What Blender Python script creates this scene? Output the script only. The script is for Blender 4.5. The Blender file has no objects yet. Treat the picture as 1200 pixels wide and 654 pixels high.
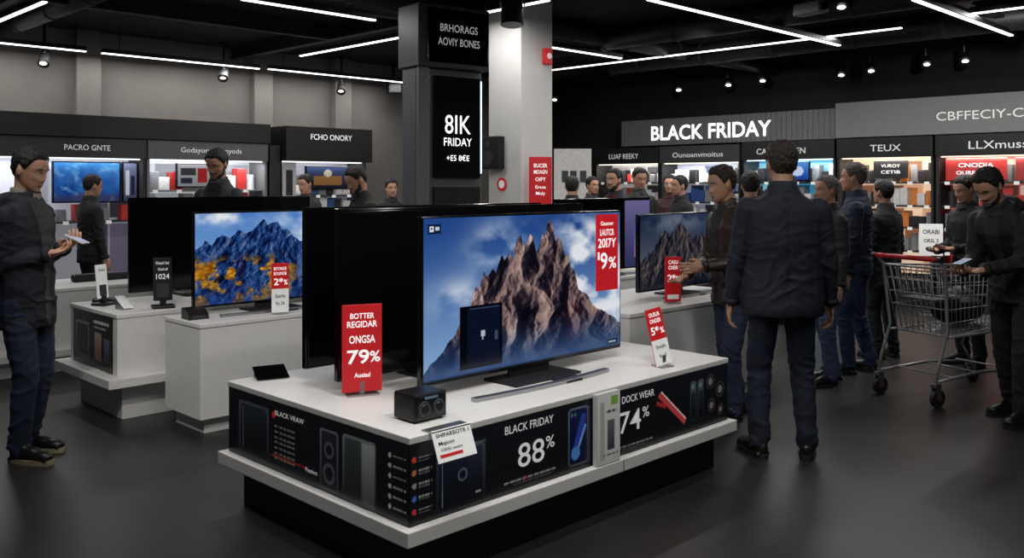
import bpy,bmesh,math,random,time
import numpy as np
from mathutils import Vector as V, Matrix as Mx, noise
S=bpy.context.scene; C=S.collection; PI=math.pi; R=math.radians
TS=bpy.data.scenes.new('work'); T0=time.time()
random.seed(4); q=math.sqrt(.5)
def lin(c): return tuple(((x/255)/12.92 if x/255<=.04045 else ((x/255+.055)/1.055)**2.4) for x in c)
def evaluated(o):
    TS.collection.objects.link(o); vl=TS.view_layers[0]; vl.update(); dg=vl.depsgraph
    me=bpy.data.meshes.new_from_object(o.evaluated_get(dg)); bpy.data.objects.remove(o); return me
# ------------------------------------------------------------------ materials
_mc={}
def M(rgb,rough=.5,metal=0,emit=0,var=.12,scale=25,bump=0,spec=.5):
    key=(tuple(rgb),rough,metal,emit,var,scale,bump,spec)
    if key in _mc: return _mc[key]
    m=bpy.data.materials.new('mat_%d'%len(_mc)); m.use_nodes=True; n=m.node_tree.nodes; l=m.node_tree.links
    p=n['Principled BSDF']; c=lin(rgb)
    p.inputs['Roughness'].default_value=rough; p.inputs['Metallic'].default_value=metal
    p.inputs['Specular IOR Level'].default_value=spec
    tc=n.new('ShaderNodeTexCoord'); nz=n.new('ShaderNodeTexNoise'); nz.inputs['Scale'].default_value=scale; nz.inputs['Detail'].default_value=4
    l.new(tc.outputs['Object'],nz.inputs['Vector'])
    rp=n.new('ShaderNodeValToRGB'); rp.color_ramp.elements[0].position=.3; rp.color_ramp.elements[1].position=.7
    rp.color_ramp.elements[0].color=(*[x*(1-var) for x in c],1); rp.color_ramp.elements[1].color=(*[min(1,x*(1+var)) for x in c],1)
    l.new(nz.outputs['Fac'],rp.inputs['Fac']); l.new(rp.outputs['Color'],p.inputs['Base Color'])
    if emit:
        l.new(rp.outputs['Color'],p.inputs['Emission Color']); p.inputs['Emission Strength'].default_value=emit
    if bump:
        b=n.new('ShaderNodeBump'); b.inputs['Strength'].default_value=bump; b.inputs['Distance'].default_value=.01
        l.new(nz.outputs['Fac'],b.inputs['Height']); l.new(b.outputs['Normal'],p.inputs['Normal'])
    _mc[key]=m; return m
def MA(emit,rough=.4,base=1.):
    key=('attr',emit,rough,base)
    if key in _mc: return _mc[key]
    m=bpy.data.materials.new('print_%d'%len(_mc)); m.use_nodes=True; n=m.node_tree.nodes; l=m.node_tree.links
    p=n['Principled BSDF']; a=n.new('ShaderNodeAttribute'); a.attribute_name='Col'
    mx=n.new('ShaderNodeMix'); mx.data_type='RGBA'; mx.blend_type='MULTIPLY'; mx.inputs[0].default_value=1
    mx.inputs[7].default_value=(base,base,base,1); l.new(a.outputs['Color'],mx.inputs[6]); l.new(mx.outputs[2],p.inputs['Base Color'])
    l.new(a.outputs['Color'],p.inputs['Emission Color']); p.inputs['Emission Strength'].default_value=emit
    p.inputs['Roughness'].default_value=rough
    _mc[key]=m; return m
WHITE=M((222,221,219),.45,var=.03); BLACK=M((14,14,16),.4); GLOSS=M((7,7,9),.12,var=.05); DARK=M((32,32,34),.5)
GREY=M((110,110,112),.5); SILVER=M((170,170,172),.3,.9,var=.05); CHROME=M((176,177,180),.32,.45,var=.03)
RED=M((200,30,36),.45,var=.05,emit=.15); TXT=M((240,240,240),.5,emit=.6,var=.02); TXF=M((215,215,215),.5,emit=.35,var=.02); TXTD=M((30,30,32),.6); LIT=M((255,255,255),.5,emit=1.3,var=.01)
PAPER=M((230,230,228),.6,var=.03,emit=.2)  # emission added so white cards look brighter; paper is no light source
# ------------------------------------------------------------------ geometry helper
class G:
    def __init__(s): s.b=bmesh.new(); s.mi=0
    def box(s,x0,x1,y0,y1,z0,z1,bev=0,T=None,seg=2):
        m=Mx.Translation(((x0+x1)/2,(y0+y1)/2,(z0+z1)/2))@Mx.Diagonal((x1-x0,y1-y0,z1-z0,1))
        if T is not None: m=T@m
        vs=bmesh.ops.create_cube(s.b,size=1,matrix=m)['verts']
        fs={f for v in vs for f in v.link_faces}
        for f in fs: f.material_index=s.mi
        if bev:
            es=list({e for v in vs for e in v.link_edges})
            bmesh.ops.bevel(s.b,geom=es,offset=bev,segments=seg,affect='EDGES',profile=.5)
        return s
    def loft(s,rings):
        n=len(rings[0]); vr=[[s.b.verts.new(p) for p in r] for r in rings]; fs=[]
        for a,b in zip(vr,vr[1:]):
            for i in range(n): fs.append(s.b.faces.new((a[i],a[(i+1)%n],b[(i+1)%n],b[i])))
        fs.append(s.b.faces.new(vr[0][::-1])); fs.append(s.b.faces.new(vr[-1]))
        for f in fs: f.material_index=s.mi
        return s
    def frame(s,d):
        d=V(d).normalized(); a=V((0,0,1)) if abs(d.z)<.9 else V((1,0,0))
        x=a.cross(d).normalized(); return x,d.cross(x),d
    def cap(s,p0,p1,r0,r1,seg=10):
        p0=V(p0);p1=V(p1)
        if (p1-p0).length<1e-5: p1=p0+V((0,0,1e-3))
        x,y,d=s.frame(p1-p0); rings=[]
        for p,r,aa in ((p0,r0,(-75,-40,0)),(p1,r1,(0,40,75))):
            for a in aa:
                c=p+d*r*math.sin(R(a)); rr=r*math.cos(R(a))
                rings.append([c+x*rr*math.cos(t*2*PI/seg)+y*rr*math.sin(t*2*PI/seg) for t in range(seg)])
        return s.loft(rings)
    def cyl(s,p0,p1,r0,r1=None,seg=16):
        p0=V(p0);p1=V(p1); r1=r0 if r1 is None else r1; x,y,d=s.frame(p1-p0)
        return s.loft([[p+x*r*math.cos(t*2*PI/seg)+y*r*math.sin(t*2*PI/seg) for t in range(seg)] for p,r in ((p0,r0),(p1,r1))])
    def tube(s,pts,r,seg=7):
        pts=[V(p) for p in pts]; rings=[]
        for i,p in enumerate(pts):
            d=(pts[min(i+1,len(pts)-1)]-pts[max(i-1,0)])
            x,y,_=s.frame(d)
            rings.append([p+x*r*math.cos(t*2*PI/seg)+y*r*math.sin(t*2*PI/seg) for t in range(seg)])
        return s.loft(rings)
    def ell(s,c,r,T=None,sub=2):
        m=Mx.Translation(c)@Mx.Diagonal((*r,1))
        if T is not None: m=T@m
        vs=bmesh.ops.create_icosphere(s.b,subdivisions=sub,radius=1,matrix=m)['verts']
        for f in {f for v in vs for f in v.link_faces}: f.material_index=s.mi
        return s
    def prism(s,pts,vec):
        vec=V(vec); return s.loft([[V(p) for p in pts],[V(p)+vec for p in pts]])
    def ob(s,name,mats,parent=None,smooth=False,loc=None):
        bmesh.ops.recalc_face_normals(s.b,faces=s.b.faces[:])
        me=bpy.data.meshes.new(name); s.b.to_mesh(me); s.b.free()
        return mob(name,me,mats,parent,smooth,loc)
def mob(name,me,mats,parent=None,smooth=False,loc=None):
    if not isinstance(mats,(list,tuple)): mats=[mats]
    me.materials.clear()
    for m in mats: me.materials.append(m)
    if smooth: me.polygons.foreach_set('use_smooth',[True]*len(me.polygons))
    o=bpy.data.objects.new(name,me); C.objects.link(o)
    if parent: o.parent=parent
    if loc: o.location=loc
    return o
def tag(o,label,cat,group=None):
    o['label']=label; o['category']=cat
    if group: o['group']=group
    return o
def E(name,label,cat,loc,rz=0,group=None):
    o=bpy.data.objects.new(name,None); C.objects.link(o); o.empty_display_size=.1
    o.location=loc; o.rotation_euler=(0,0,rz); return tag(o,label,cat,group)
def struct(o): o['kind']='structure'; return o
def MF(o,r=(1,0,0),u=(0,0,1)):
    r=V(r).normalized();u=V(u).normalized();n=r.cross(u)
    m=Mx.Identity(4)
    for i in range(3): m[i][0]=r[i];m[i][1]=u[i];m[i][2]=n[i];m[i][3]=o[i]
    return m
# ------------------------------------------------------------------ text
_tc={}
def tdata(st,bold):
    k=(st,bold)
    if k in _tc: return _tc[k]
    cu=bpy.data.curves.new('t','FONT'); cu.body=st; cu.size=1; cu.offset=bold; cu.resolution_u=3
    me=evaluated(bpy.data.objects.new('t',cu))
    vs=[(v.co.x,v.co.y) for v in me.vertices]; fs=[tuple(p.vertices) for p in me.polygons]
    bpy.data.meshes.remove(me)
    _tc[k]=(vs,fs,min(v[0] for v in vs),max(v[0] for v in vs)); return _tc[k]
def text(parent,mat,T,lines,name='lettering',bold=.012,lift=.002):
    """lines: (string, x_centre, y_base, cap_height, width or None)"""
    av=[];af=[]
    for st,xc,y,h,w in lines:
        vs,fs,a,b=tdata(st,bold); sy=h/.69; sx=sy if w is None else w/(b-a); o=len(av)
        av+=[T@V(((x-(a+b)/2)*sx+xc,yy*sy+y,lift)) for x,yy in vs]; af+=[tuple(i+o for i in f) for f in fs]
    me=bpy.data.meshes.new(name); me.from_pydata([tuple(v) for v in av],[],af); me.update()
    return mob(name,me,mat,parent)
# ------------------------------------------------------------------ painted prints and pictures
class Cv:
    def __init__(s,w,h,res,bg=(14,15,18),bg2=None):
        s.w,s.h=w,h; s.nx=max(4,int(w*res)); s.ny=max(4,int(h*res))
        s.X,s.Y=np.meshgrid(np.linspace(0,w,s.nx),np.linspace(0,h,s.ny))
        s.a=np.zeros((s.ny,s.nx,3)); s.put(s.X>=0,bg,bg2,0,h)
    def put(s,mask,c,c2=None,y0=0,y1=1):
        c=np.array(c,float)
        if c2 is None: s.a[mask]=c
        else:
            t=np.clip((s.Y-y0)/(y1-y0),0,1)[...,None]; s.a[mask]=(c*(1-t)+np.array(c2,float)*t)[mask]
    def rect(s,x0,x1,y0,y1,c,c2=None): s.put((s.X>=x0)&(s.X<=x1)&(s.Y>=y0)&(s.Y<=y1),c,c2,y0,y1); return s
    def rr(s,x0,x1,y0,y1,r,c,c2=None):
        dx=np.maximum(np.maximum(x0+r-s.X,s.X-x1+r),0); dy=np.maximum(np.maximum(y0+r-s.Y,s.Y-y1+r),0)
        s.put(dx*dx+dy*dy<=r*r,c,c2,y0,y1); return s
    def disc(s,x,y,r,c): s.put((s.X-x)**2+(s.Y-y)**2<r*r,c); return s
    def line(s,x0,y0,x1,y1,t,c):
        L=math.hypot(x1-x0,y1-y0); ux,uy=(x1-x0)/L,(y1-y0)/L; a=(s.X-x0)*ux+(s.Y-y0)*uy; b=-(s.X-x0)*uy+(s.Y-y0)*ux
        s.put((a>=0)&(a<=L)&(abs(b)<=t/2),c); return s
    def fine(s,x0,x1,y,t,c):
        s.put((s.X>=x0)&(s.X<=x1)&(abs(s.Y-y)<=t/2)&(np.sin(s.X*410)+np.sin(s.X*173)>-.6),c); return s
def picture(name,a,w,h,T,parent,mat):
    ny,nx=a.shape[:2]
    xs,ys=np.meshgrid(np.linspace(0,w,nx),np.linspace(0,h,ny))
    P=np.stack([xs.ravel(),ys.ravel(),np.zeros(nx*ny),np.ones(nx*ny)],1)@np.array(T).T
    me=bpy.data.meshes.new(name); i=np.arange((nx-1)*(ny-1)); r=i//(nx-1); c=i%(nx-1); v=r*nx+c
    F=np.stack([v,v+1,v+nx+1,v+nx],1)
    me.vertices.add(nx*ny); me.vertices.foreach_set('co',P[:,:3].ravel().astype(np.float32))
    me.loops.add(F.size); me.loops.foreach_set('vertex_index',F.ravel().astype(np.int32))
    me.polygons.add(len(F)); me.polygons.foreach_set('loop_start',(np.arange(len(F))*4).astype(np.int32))
    me.update(calc_edges=True)
    at=me.color_attributes.new('Col','FLOAT_COLOR','POINT'); L=(np.clip(a,0,255)/255)**2.2
    at.data.foreach_set('color',np.concatenate([L.reshape(-1,3),np.ones((nx*ny,1))],1).ravel().astype(np.float32))
    return mob(name,me,mat,parent)
def vn(nx,ny,fx,fy,seed):
    g=np.random.RandomState(seed).rand(fy+2,fx+2); xs=np.linspace(0,fx,nx,endpoint=False); ys=np.linspace(0,fy,ny,endpoint=False)
    xi=xs.astype(int); yi=ys.astype(int); u=xs-xi; v=ys-yi; u=u*u*(3-2*u); v=(v*v*(3-2*v))[:,None]
    a=g[yi][:,xi];b=g[yi][:,xi+1];c=g[yi+1][:,xi];d=g[yi+1][:,xi+1]
    return (a*(1-u)+b*u)*(1-v)+(c*(1-u)+d*u)*v
def fbm(nx,ny,fx,fy,o,seed): return sum(vn(nx,ny,fx*2**i,fy*2**i,seed+i)*.5**i for i in range(o))/sum(.5**i for i in range(o))
def vc(u,v,seed,smooth=True):
    g=np.random.RandomState(seed).rand(64,64); a=np.floor(u).astype(int); b=np.floor(v).astype(int); x=u-a; y=v-b
    if smooth: x=x*x*(3-2*x); y=y*y*(3-2*y)
    f=lambda i,j: g[j%64,i%64]
    return (f(a,b)*(1-x)+f(a+1,b)*x)*(1-y)+(f(a,b+1)*(1-x)+f(a+1,b+1)*x)*y
def ridge(u,v,seed,n=5,gain=.55):
    t=0
    for i in range(n):
        ca,sa=math.cos(.5*i),math.sin(.5*i)
        t=t+(1-abs(2*vc((u*ca-v*sa*.4)*2.03**i+3*i+40,(v*ca+u*sa*.4)*2.03**i+40,seed+i,False)-1))*gain**i
    return t
def mixc(a,b,t): return np.array(a,float)*(1-t[...,None])+np.array(b,float)*t[...,None]
def mount(nx,ny,sil,sky0,sky1,tones,fog,seed,cx=.54,cloud=None,fogh=.3,gold=None,fu=7,fv=3.2,jag=.1,gain=.52,fan=1.5,con=.44):
    X,Y=np.meshgrid(np.linspace(0,1,nx),np.linspace(0,1,ny))
    im=mixc(sky1,sky0,np.clip(Y*1.2-.1,0,1))
    if cloud:
        for ccx,cy,rx,ry,s in cloud:
            m=np.exp(-((X-ccx)/rx)**2-((Y-cy)/ry)**2)*np.clip((fbm(nx,ny,6,5,6,seed+50)-.28)*3.2,0,1)*s
            m=np.clip(m,0,1); im=im*(1-m[...,None])+np.array((232,236,242.))*m[...,None]
    px,py=zip(*sil); hg=np.interp(X[0],px,py)+(fbm(nx,2,30,1,5,seed+9)[0]-.5)*jag
    U=(X-cx)/(fan-Y)*fu+20; W=Y*fv+10; wob=vc(X*11,Y*11,seed+31)-.5; U=U+.22*wob
    def hf(dx,dy): return .95*ridge(U+dx*fu*.9,W+dy*fv,seed,5,gain)+.3*ridge((X+dx)*13+5,(Y+dy)*9+5,seed+60,4,.6)
    e=.005; s0=hf(0,0); gx=(hf(e,0)-s0)/e; gy=(hf(0,e)-s0)/e
    sh=np.clip(.42+np.tanh(gx*.06)*con-np.tanh(gy*.05)*.14+(s0-s0.mean())*.22,0,1)
    t=np.array(tones,float); xs=np.linspace(0,1,len(t)); rock=np.stack([np.interp(sh,xs,t[:,k]) for k in range(3)],-1)
    if gold is not None:
        n=fbm(nx,ny,18,14,4,seed+70)+.6*(fbm(nx,ny,5,4,3,seed+80)-.5)+.16*np.clip(.5-X,-.5,1); m=np.clip((n-.48)*9,0,1)*np.clip((gold[1]-Y)*7,0,1)*np.clip((.8-X)*4,0,1)
        gc=mixc((110,60,10),gold[0],vn(nx,ny,60,40,3)); rock=rock*(1-m[...,None])+gc*m[...,None]
    t=np.clip((fogh-Y)/fogh,0,1)**1.1*(.5 if gold is not None else 1); rock=rock*(1-t[...,None])+np.array(fog,float)*t[...,None]
    b=(Y<hg[None,:]); im[b]=rock[b]; return im
# ------------------------------------------------------------------ setting
struct(G().box(-12,12,-3,17.6,-.1,0).ob('floor',M((40,38,37),.4,var=.22,scale=1.4,bump=.02,spec=.4)))
struct(G().box(-12,12,-3,17.6,3.4,3.5).ob('ceiling',M((15,15,16),.85)))
OL=V((-5.43,9.6,0)); OR=V((1.365,15.235,0)); ul=V((q,q,0)); rr_=V((q,-q,0))
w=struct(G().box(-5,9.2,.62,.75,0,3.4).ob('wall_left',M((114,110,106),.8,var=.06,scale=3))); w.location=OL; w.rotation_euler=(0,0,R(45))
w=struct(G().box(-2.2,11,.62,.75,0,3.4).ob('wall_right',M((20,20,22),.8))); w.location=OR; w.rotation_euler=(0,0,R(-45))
for i,t in enumerate((.95,3.25,4.55)):
    w=struct(G().box(t,t+.28,.5,.62,0,3.4,.006).ob('trim_%d'%(i+1),M((121,117,113),.8,var=.05))); w.location=OL; w.rotation_euler=(0,0,R(45))
def pt(x,y,z): Y=1060*(1.57-z)/(y-216); return V(((x-600)/1060*Y,Y,z))
for i,(c,L,a,r,lab) in enumerate((((-2.2,7.5),9,45,.13,'round black ceiling duct over the left islands'),((3.2,8.5),9,-45,.13,'round black ceiling duct over the right aisle'),((-4.2,8.6),6,-45,.1,'thin black ceiling pipe near the left wall'),((1,10.5),8,45,.11,'black ceiling duct behind the white column'),((-3.6,7.0),7,45,.05,'narrow black pipe crossing the ceiling at top left'),((2.6,7.2),7,45,.05,'narrow black pipe crossing the ceiling above the leather jacket man'),((4.6,9.6),9,-45,.14,'round black ceiling duct in front of the pale right sign'))):
    t=E('ceiling_duct',lab,'duct',(c[0],c[1],3.4-r),R(a)); G().cyl((-L/2,0,0),(L/2,0,0),r,seg=20).ob('duct_pipe',M((38,38,40),.5,.3),t,True)
    for k in range(int(L)): G().cyl((-L/2+.5+k,0,0),(-L/2+.54+k,0,0),r+.008,seg=20).ob('duct_band',M((48,48,50),.5,.3),t)
for i,(c,L,a,lab) in enumerate((((-3,6.7),8,-45,'black ceiling beam crossing above the left island'),((-.6,9),10,-45,'black ceiling beam beside the kiosk'),((2.4,6.6),9,45,'black ceiling beam above the man in the leather jacket'),((4.8,8.2),8,45,'black ceiling beam over the shopping cart'),((-4.6,8.0),7,45,'black ceiling beam along the left wall'))):
    t=G().box(-L/2,L/2,-.05,.05,-.16,-.13).box(-L/2,L/2,-.05,.05,-.03,0).box(-L/2,L/2,-.012,.012,-.14,-.02).ob('ceiling_beam',M((34,34,36),.6)); t.location=(c[0],c[1],3.4); t.rotation_euler=(0,0,R(a)); tag(t,lab,'beam')
def led(p,d,L,lab,power):
    a=45 if d=='u' else -45+180
    t=E('linear_light',lab,'ceiling light',p,R(a),'white linear lights hung under the ceiling')
    G().box(-L/2,L/2,-.03,.03,0,.05,.004).ob('housing',BLACK,t); G().box(-L/2,L/2,-.02,.02,-.012,0,.003).ob('diffuser',M((255,252,248),.5,emit=3.5,var=.01),t)
    for sx in (-.4,.4): G().cyl((sx*L,0,.05),(sx*L,0,3.4-p[2]),.006,seg=6).ob('hanger',BLACK,t)
    la=bpy.data.lights.new('led','AREA'); la.shape='RECTANGLE'; la.size=L; la.size_y=.045; la.energy=power*L; la.color=(1,.98,.955)
    o=bpy.data.objects.new('led_lamp',la); C.objects.link(o); o.parent=t; o.location=(0,0,-.016)
segs=[((-25,47),(100,60),'u','along the top of the left wall at the frame edge',8),((118,62),(305,80),'u','along the left wall above the blue wall screen',8),((311,81),(478,96),'u','along the left wall beside the kiosk',9),
((278,0),(445,22),'u','high left of the kiosk, cut by the top of the frame',11),((360,66),(478,39),'v','short one running into the left side of the kiosk',10),((545,20),(640,-1),'v','above the white column',11.5),
((645,55),(728,68),'u','short one just right of the white column',11.5),((645,84),(1050,30),'v','longest one crossing the right half',11),((752,0),(990,52),'u','crossing the longest line at the right',11),
((1070,-1),(1186,41),'u','near the top right corner',11),((1140,17),(1290,-5),'v','at the right frame edge',11),((-20,37),(42,0),'v','in the top left corner',9)]
for a,b,d,l,pw in segs:
    z=3.1 if d=='u' else 3.19
    A=pt(*a,z);B=pt(*b,z); dv=V((q,q,0)) if d=='u' else V((-q,q,0)); led((A+B)/2,d,abs((B-A).dot(dv)),'white linear ceiling light '+l,pw)
led((-.2,3.3,3.1),'u',3,'added unseen linear ceiling light overhead, above the front of the main island',13)  # this and the next two strips are added out of view as extra light
led((2.9,3.6,3.19),'v',2.6,'added unseen linear ceiling light overhead, right of the main island',9); led((-2.6,4.2,3.19),'v',2.6,'added unseen linear ceiling light overhead, above the man with the phone',10)
sp=[((52,70),'left of the two by the top left line'),((262,88),'above the man looking down'),((400,104),'second left of the kiosk'),((460,101),'just left of the kiosk'),((768,38),'largest one right of the column'),((677,53),'beside the column top'),((718,82),'above the black sign wall, left'),((795,103),'above the big sign, first'),((853,97),'above the big sign, second'),((985,85),'above the grey sign, first'),((1020,80),'above the grey sign, second'),((1085,72),'above the grey sign, third'),((1130,68),'above the grey sign, rightmost'),((650,115),'right of the column, lowest'),((893,92),'above the big sign, third'),((985,3),'at the top edge, right')]
for (x,y),l in sp:
    z=3.26
    while z>2.9 and (pt(x,y,z).x+pt(x,y,z).y>16.8 or pt(x,y,z).x-pt(x,y,z).y<-15.6): z-=.02
    p=pt(x,y,z); t=E('track_spotlight','black can shaped ceiling spotlight '+l,'spotlight',p,0,'black ceiling spotlights')
    d=V((-p.x*.5,-p.y,-11)).normalized()
    G().cyl(d*-.02,(0,0,3.4-z),.016,seg=8).ob('stem',BLACK,t); G().box(-.06,.06,-.04,.04,3.37-z,3.4-z,.005).ob('base_plate',BLACK,t)
    G().cyl(-d*.12,d*.07,.055,.065,20).ob('can',M((30,30,32),.45),t,False); G().ell(d*.066,(.04,.04,.018) ,sub=2).ob('lens',M((255,250,240),.4,emit=(6 if x>600 or x<60 else 1.2),var=.01),t,True)
def fill_spot(p,tgt,e,size=50,col=(1,.97,.93)):
    la=bpy.data.lights.new('fill_spot','SPOT'); la.energy=e; la.spot_size=R(size); la.spot_blend=.6; la.shadow_soft_size=.06; la.color=col
    o=bpy.data.objects.new('fill_spot_lamp',la); C.objects.link(o); o.location=p; o.rotation_euler=(V(tgt)-V(p)).to_track_quat('-Z','Y').to_euler()
fill_spot((.6,2.6,3.1),(.1,4.3,.6),130,62); fill_spot((-1.7,2.9,3.1),(-1.9,5.9,.55),160,36); fill_spot((1.8,8.9,3.0),(3.0,13.2,2.35),150,50); fill_spot((4.2,7.7,3.0),(5.6,10.6,2.2),150,60); fill_spot((-2.6,7.7,3.0),(-3.6,11.3,1.5),90,55); fill_spot((1.0,5.6,3.05),(.12,9.0,2.0),75,32)  # added beams without fixtures, brightening islands, signs, left wall and column
for x,y,l in ((113,80,'below the left wall line'),(270,93,'near the spotlight over the man looking down'),(462,99,'beside the kiosk')):
    p=pt(x,y,3.08); t=E('ceiling_speaker','black boxy ceiling loudspeaker '+l,'loudspeaker',p,R(20)); G().box(-.1,.1,-.08,.08,-.14,.1,.015).ob('body',M((24,24,26),.5),t); G().box(-.08,.08,-.086,-.08,-.12,.08,.003).ob('grille',M((48,48,51),.6),t); G().cyl((0,0,.1),(0,0,.32),.016,seg=8).ob('bracket',BLACK,t)
p=pt(600,10,3.05); t=E('stage_light','dark can shaped stage light hanging in front of the white column','spotlight',p,0); G().cyl((0,.02,.14),(0,-.03,-.14),.085,.1,22).ob('can',M((26,26,28),.4),t); G().box(-.11,-.1,-.02,.02,0,.3).box(.1,.11,-.02,.02,0,.3).box(-.11,.11,-.02,.02,.29,.31).box(-.02,.02,-.02,.02,.31,.35).ob('yoke',BLACK,t); G().cyl((0,-.03,-.14),(0,-.031,-.146),.088,seg=22).ob('lens',M((70,70,74),.15),t)
p=pt(950,10,3.05); t=E('security_camera','pale box shaped security camera under the ceiling','camera',p,R(30)); G().box(-.06,.06,-.14,.14,-.05,.05,.01).ob('body',M((120,120,122),.4),t); G().cyl((0,-.14,0),(0,-.16,0),.035).ob('lens',GLOSS,t); G().cyl((0,.05,.05),(0,.05,.35),.012,seg=8).ob('bracket',GREY,t)
# ------------------------------------------------------------------ TVs
def tv(label,loc,w,h,z0,img=None,rz=45,emit=1.,foot='bar',footmat=SILVER,group=None,fd=.26):
    t=E('television',label,'television',loc,R(rz),group)
    G().box(0,w,0,.035,z0,z0+h,.006).ob('panel',GLOSS,t)
    if img is not None:
        G().box(w*.12,w*.88,.035,.065,z0+.04,z0+h*.55,.012).ob('back_cover',M((14,14,16),.3),t); picture('screen',img,w-.022,h-.026,MF((.011,-.0015,z0+.016)),t,MA(emit,.15,.1))
    else:
        G().box(.012,w-.012,.035,.04,z0+.012,z0+h-.012,.003).ob('back_cover',M((9,9,11),.1,var=.03),t); G().box(.01,w-.01,-.0015,.001,z0+.014,z0+h-.01).ob('screen',GLOSS,t)
    G().box(w*.4,w*.6,.015,.034,.012,z0+.02,.004).ob('neck',DARK,t)
    if foot=='bar':
        g=G(); g.box(w*.33,w*.66,-fd*.55,.1,0,.014,.005); g.prism([(w*.5,-fd*.5,0),(w*.62,-fd*.5,0),(w*.58,-fd,0),(w*.5,-fd,0)],(0,0,.01)); g.ob('foot_plate',DARK,t)
        g=G(); x0,x1=w*.1,w*.75; n=14
        o=[(x0+(x1-x0)*i/n,-fd+.03*(2*i/n-1)**2,0) for i in range(n+1)]; o+=[(x,y+.034,0) for x,y,z in o[::-1]]
        g.prism(o,(0,0,.018)); g.ob('foot_bar',footmat,t)
    else: G().box(w*.25,w*.75,-.1,.14,0,.022,.008).ob('foot',footmat,t)
    return t
def ticket(label,loc,rz,w,h,lines,mat=RED,z0=.02,tilt=0,roll=0,band=None,tm=TXT,group=None,name='price_sign',extra=None):
    t=E(name,label,'price sign',loc,R(rz),group); T=Mx.Translation((0,0,z0))@Mx.Rotation(R(roll),4,'Y')@Mx.Rotation(R(-tilt),4,'X')
    G().box(-w/2,w/2,0,.006,0,h,.002,T).ob('card',mat,t)
    G().box(-w*.4,w*.4,-.03,.06,0,.008,.002).box(-.012,.012,.0,.02,.004,z0+.05,.002).ob('holder',SILVER,t)
    F=T@MF((0,0,0))
    if band:
        x0,x1,y0,y1=band; G().box(x0*w,x1*w,-.0015,.0005,y0*h,y1*h,0,T).ob('white_field',PAPER,t)
    for a,x,y,hh,ww in lines: text(t,tm,F,[(a,x*w,y*h,hh*h,ww*w)],bold=.015)
    for a,x,y,hh,ww in (extra or []): text(t,TXTD,F,[(a,x*w,y*h,hh*h,ww*w)],'dark_lettering',lift=.004)
    return t
# ------------------------------------------------------------------ main island
FX,FY=-.39,3.44; ZT=.606
def loc45(u,v,z=ZT,F=(FX,FY)): return V((F[0]+q*u-q*v,F[1]+q*u+q*v,z))
def island(label,F,L,D,zt,black=True,ledge=.262,ov=.04):
    t=E('display_island',label,'display stand',(F[0],F[1],0),R(45))
    G().box(.05,L-.05,.05,D-.05,0,(ledge-.06) if ledge else .1,.004).ob('plinth',BLACK if black else WHITE,t)
    if ledge: G().box(-ov,L+ov,-ov,D+ov,ledge-.06,ledge,.004).ob('ledge',WHITE,t)
    G().box(0,L,0,D,ledge or .1,zt-.028,.003).ob('body',BLACK if black else WHITE,t)
    G().box(-.006,L+.006,-.006,D+.006,zt-.028,zt,.004).ob('tabletop',WHITE,t)
    return t
L1,D1=2.24,1.41
isl=island('large central black display island with white top carrying the biggest television',(FX,FY),L1,D1,ZT)
G().box(1.262,1.266,-.0415,-.039,.204,.26).ob('ledge_seam',M((60,60,60),.6),isl)
c=Cv(L1,.31,240,(15,16,19),(24,25,29))
for k in range(5):
    c.disc(.022,.25-k*.05,.011,[(170,60,50),(150,90,60),(120,120,120),(60,90,150),(160,50,50)][k]); c.fine(.042,.112,.255-k*.05,.007,(120,120,122)).fine(.042,.1,.243-k*.05,.006,(80,80,84))
c.rr(.13,.395,.004,.25,.018,(20,22,27),(58,63,72)); c.rr(.145,.38,.014,.238,.014,(10,12,16),(36,42,54)); c.rect(.16,.166,.03,.22,(96,104,116)); c.disc(.27,.14,.026,(84,92,104)); c.disc(.27,.14,.018,(24,28,36)); c.rect(.34,.37,.05,.058,(120,126,136)); c.rect(.13,.395,.25,.256,(70,76,86))
c.fine(.5,.82,.045,.008,(120,120,122)).fine(.56,.8,.03,.006,(80,80,82)); c.rect(.62,.635,.038,.055,(150,40,40))
c.rr(.91,1.05,.025,.285,.018,(60,64,74),(90,96,110)); c.rr(.918,1.042,.033,.277,.014,(12,16,40),(22,30,60)); c.line(.94,.06,1.02,.25,.035,(36,56,130)); c.line(.95,.05,1.03,.2,.014,(90,130,190)); c.disc(.96,.08,.03,(60,110,160)); c.disc(.935,.255,.009,(70,80,96)); c.disc(.957,.255,.009,(70,80,96))
c.rr(1.045,1.064,.03,.28,.006,(40,42,50))
c.fine(1.26,1.55,.035,.008,(110,110,112)).fine(1.3,1.5,.02,.006,(80,80,80))
c.line(1.6,.24,1.83,.06,.026,(170,60,62)); c.line(1.62,.25,1.84,.075,.007,(235,190,185)); c.line(1.58,.2,1.66,.17,.02,(140,40,44))
for k in range(2): c.rr(1.88+k*.07,1.935+k*.07,.05,.26,.012,(26,30,34),(64,72,76)); c.rr(1.886+k*.07,1.929+k*.07,.06,.2,.008,(12,14,18),(30,40,44)); c.disc(1.905+k*.07,.232,.013,(100,110,115))
for a,b,r in ((2.07,.235,.04),(2.165,.18,.042),(2.08,.105,.036),(2.17,.07,.03)): c.disc(a,b,r,(52,50,52)); c.disc(a,b,r*.8,(26,25,27)); c.disc(a,b,r*.5,(104,96,96))
picture('front_graphic',c.a,L1,.31,MF((0,-.002,.266)),isl,MA(.35,.3))
FT=MF((0,-.0035,0))
for l in ([('BLACK FRIDAY',.655,.517,.034,.3)],[('88',.665,.362,.1,.165),('%',.785,.41,.052,.055)],[('DOCK WEAR',1.425,.512,.034,.26)],[('74',1.36,.37,.1,.17),('%',1.485,.418,.052,.055)]): text(isl,TXF,FT,l,'front_lettering',bold=.004)
c=Cv(D1,.31,240,(14,15,18),(22,23,27))
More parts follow.
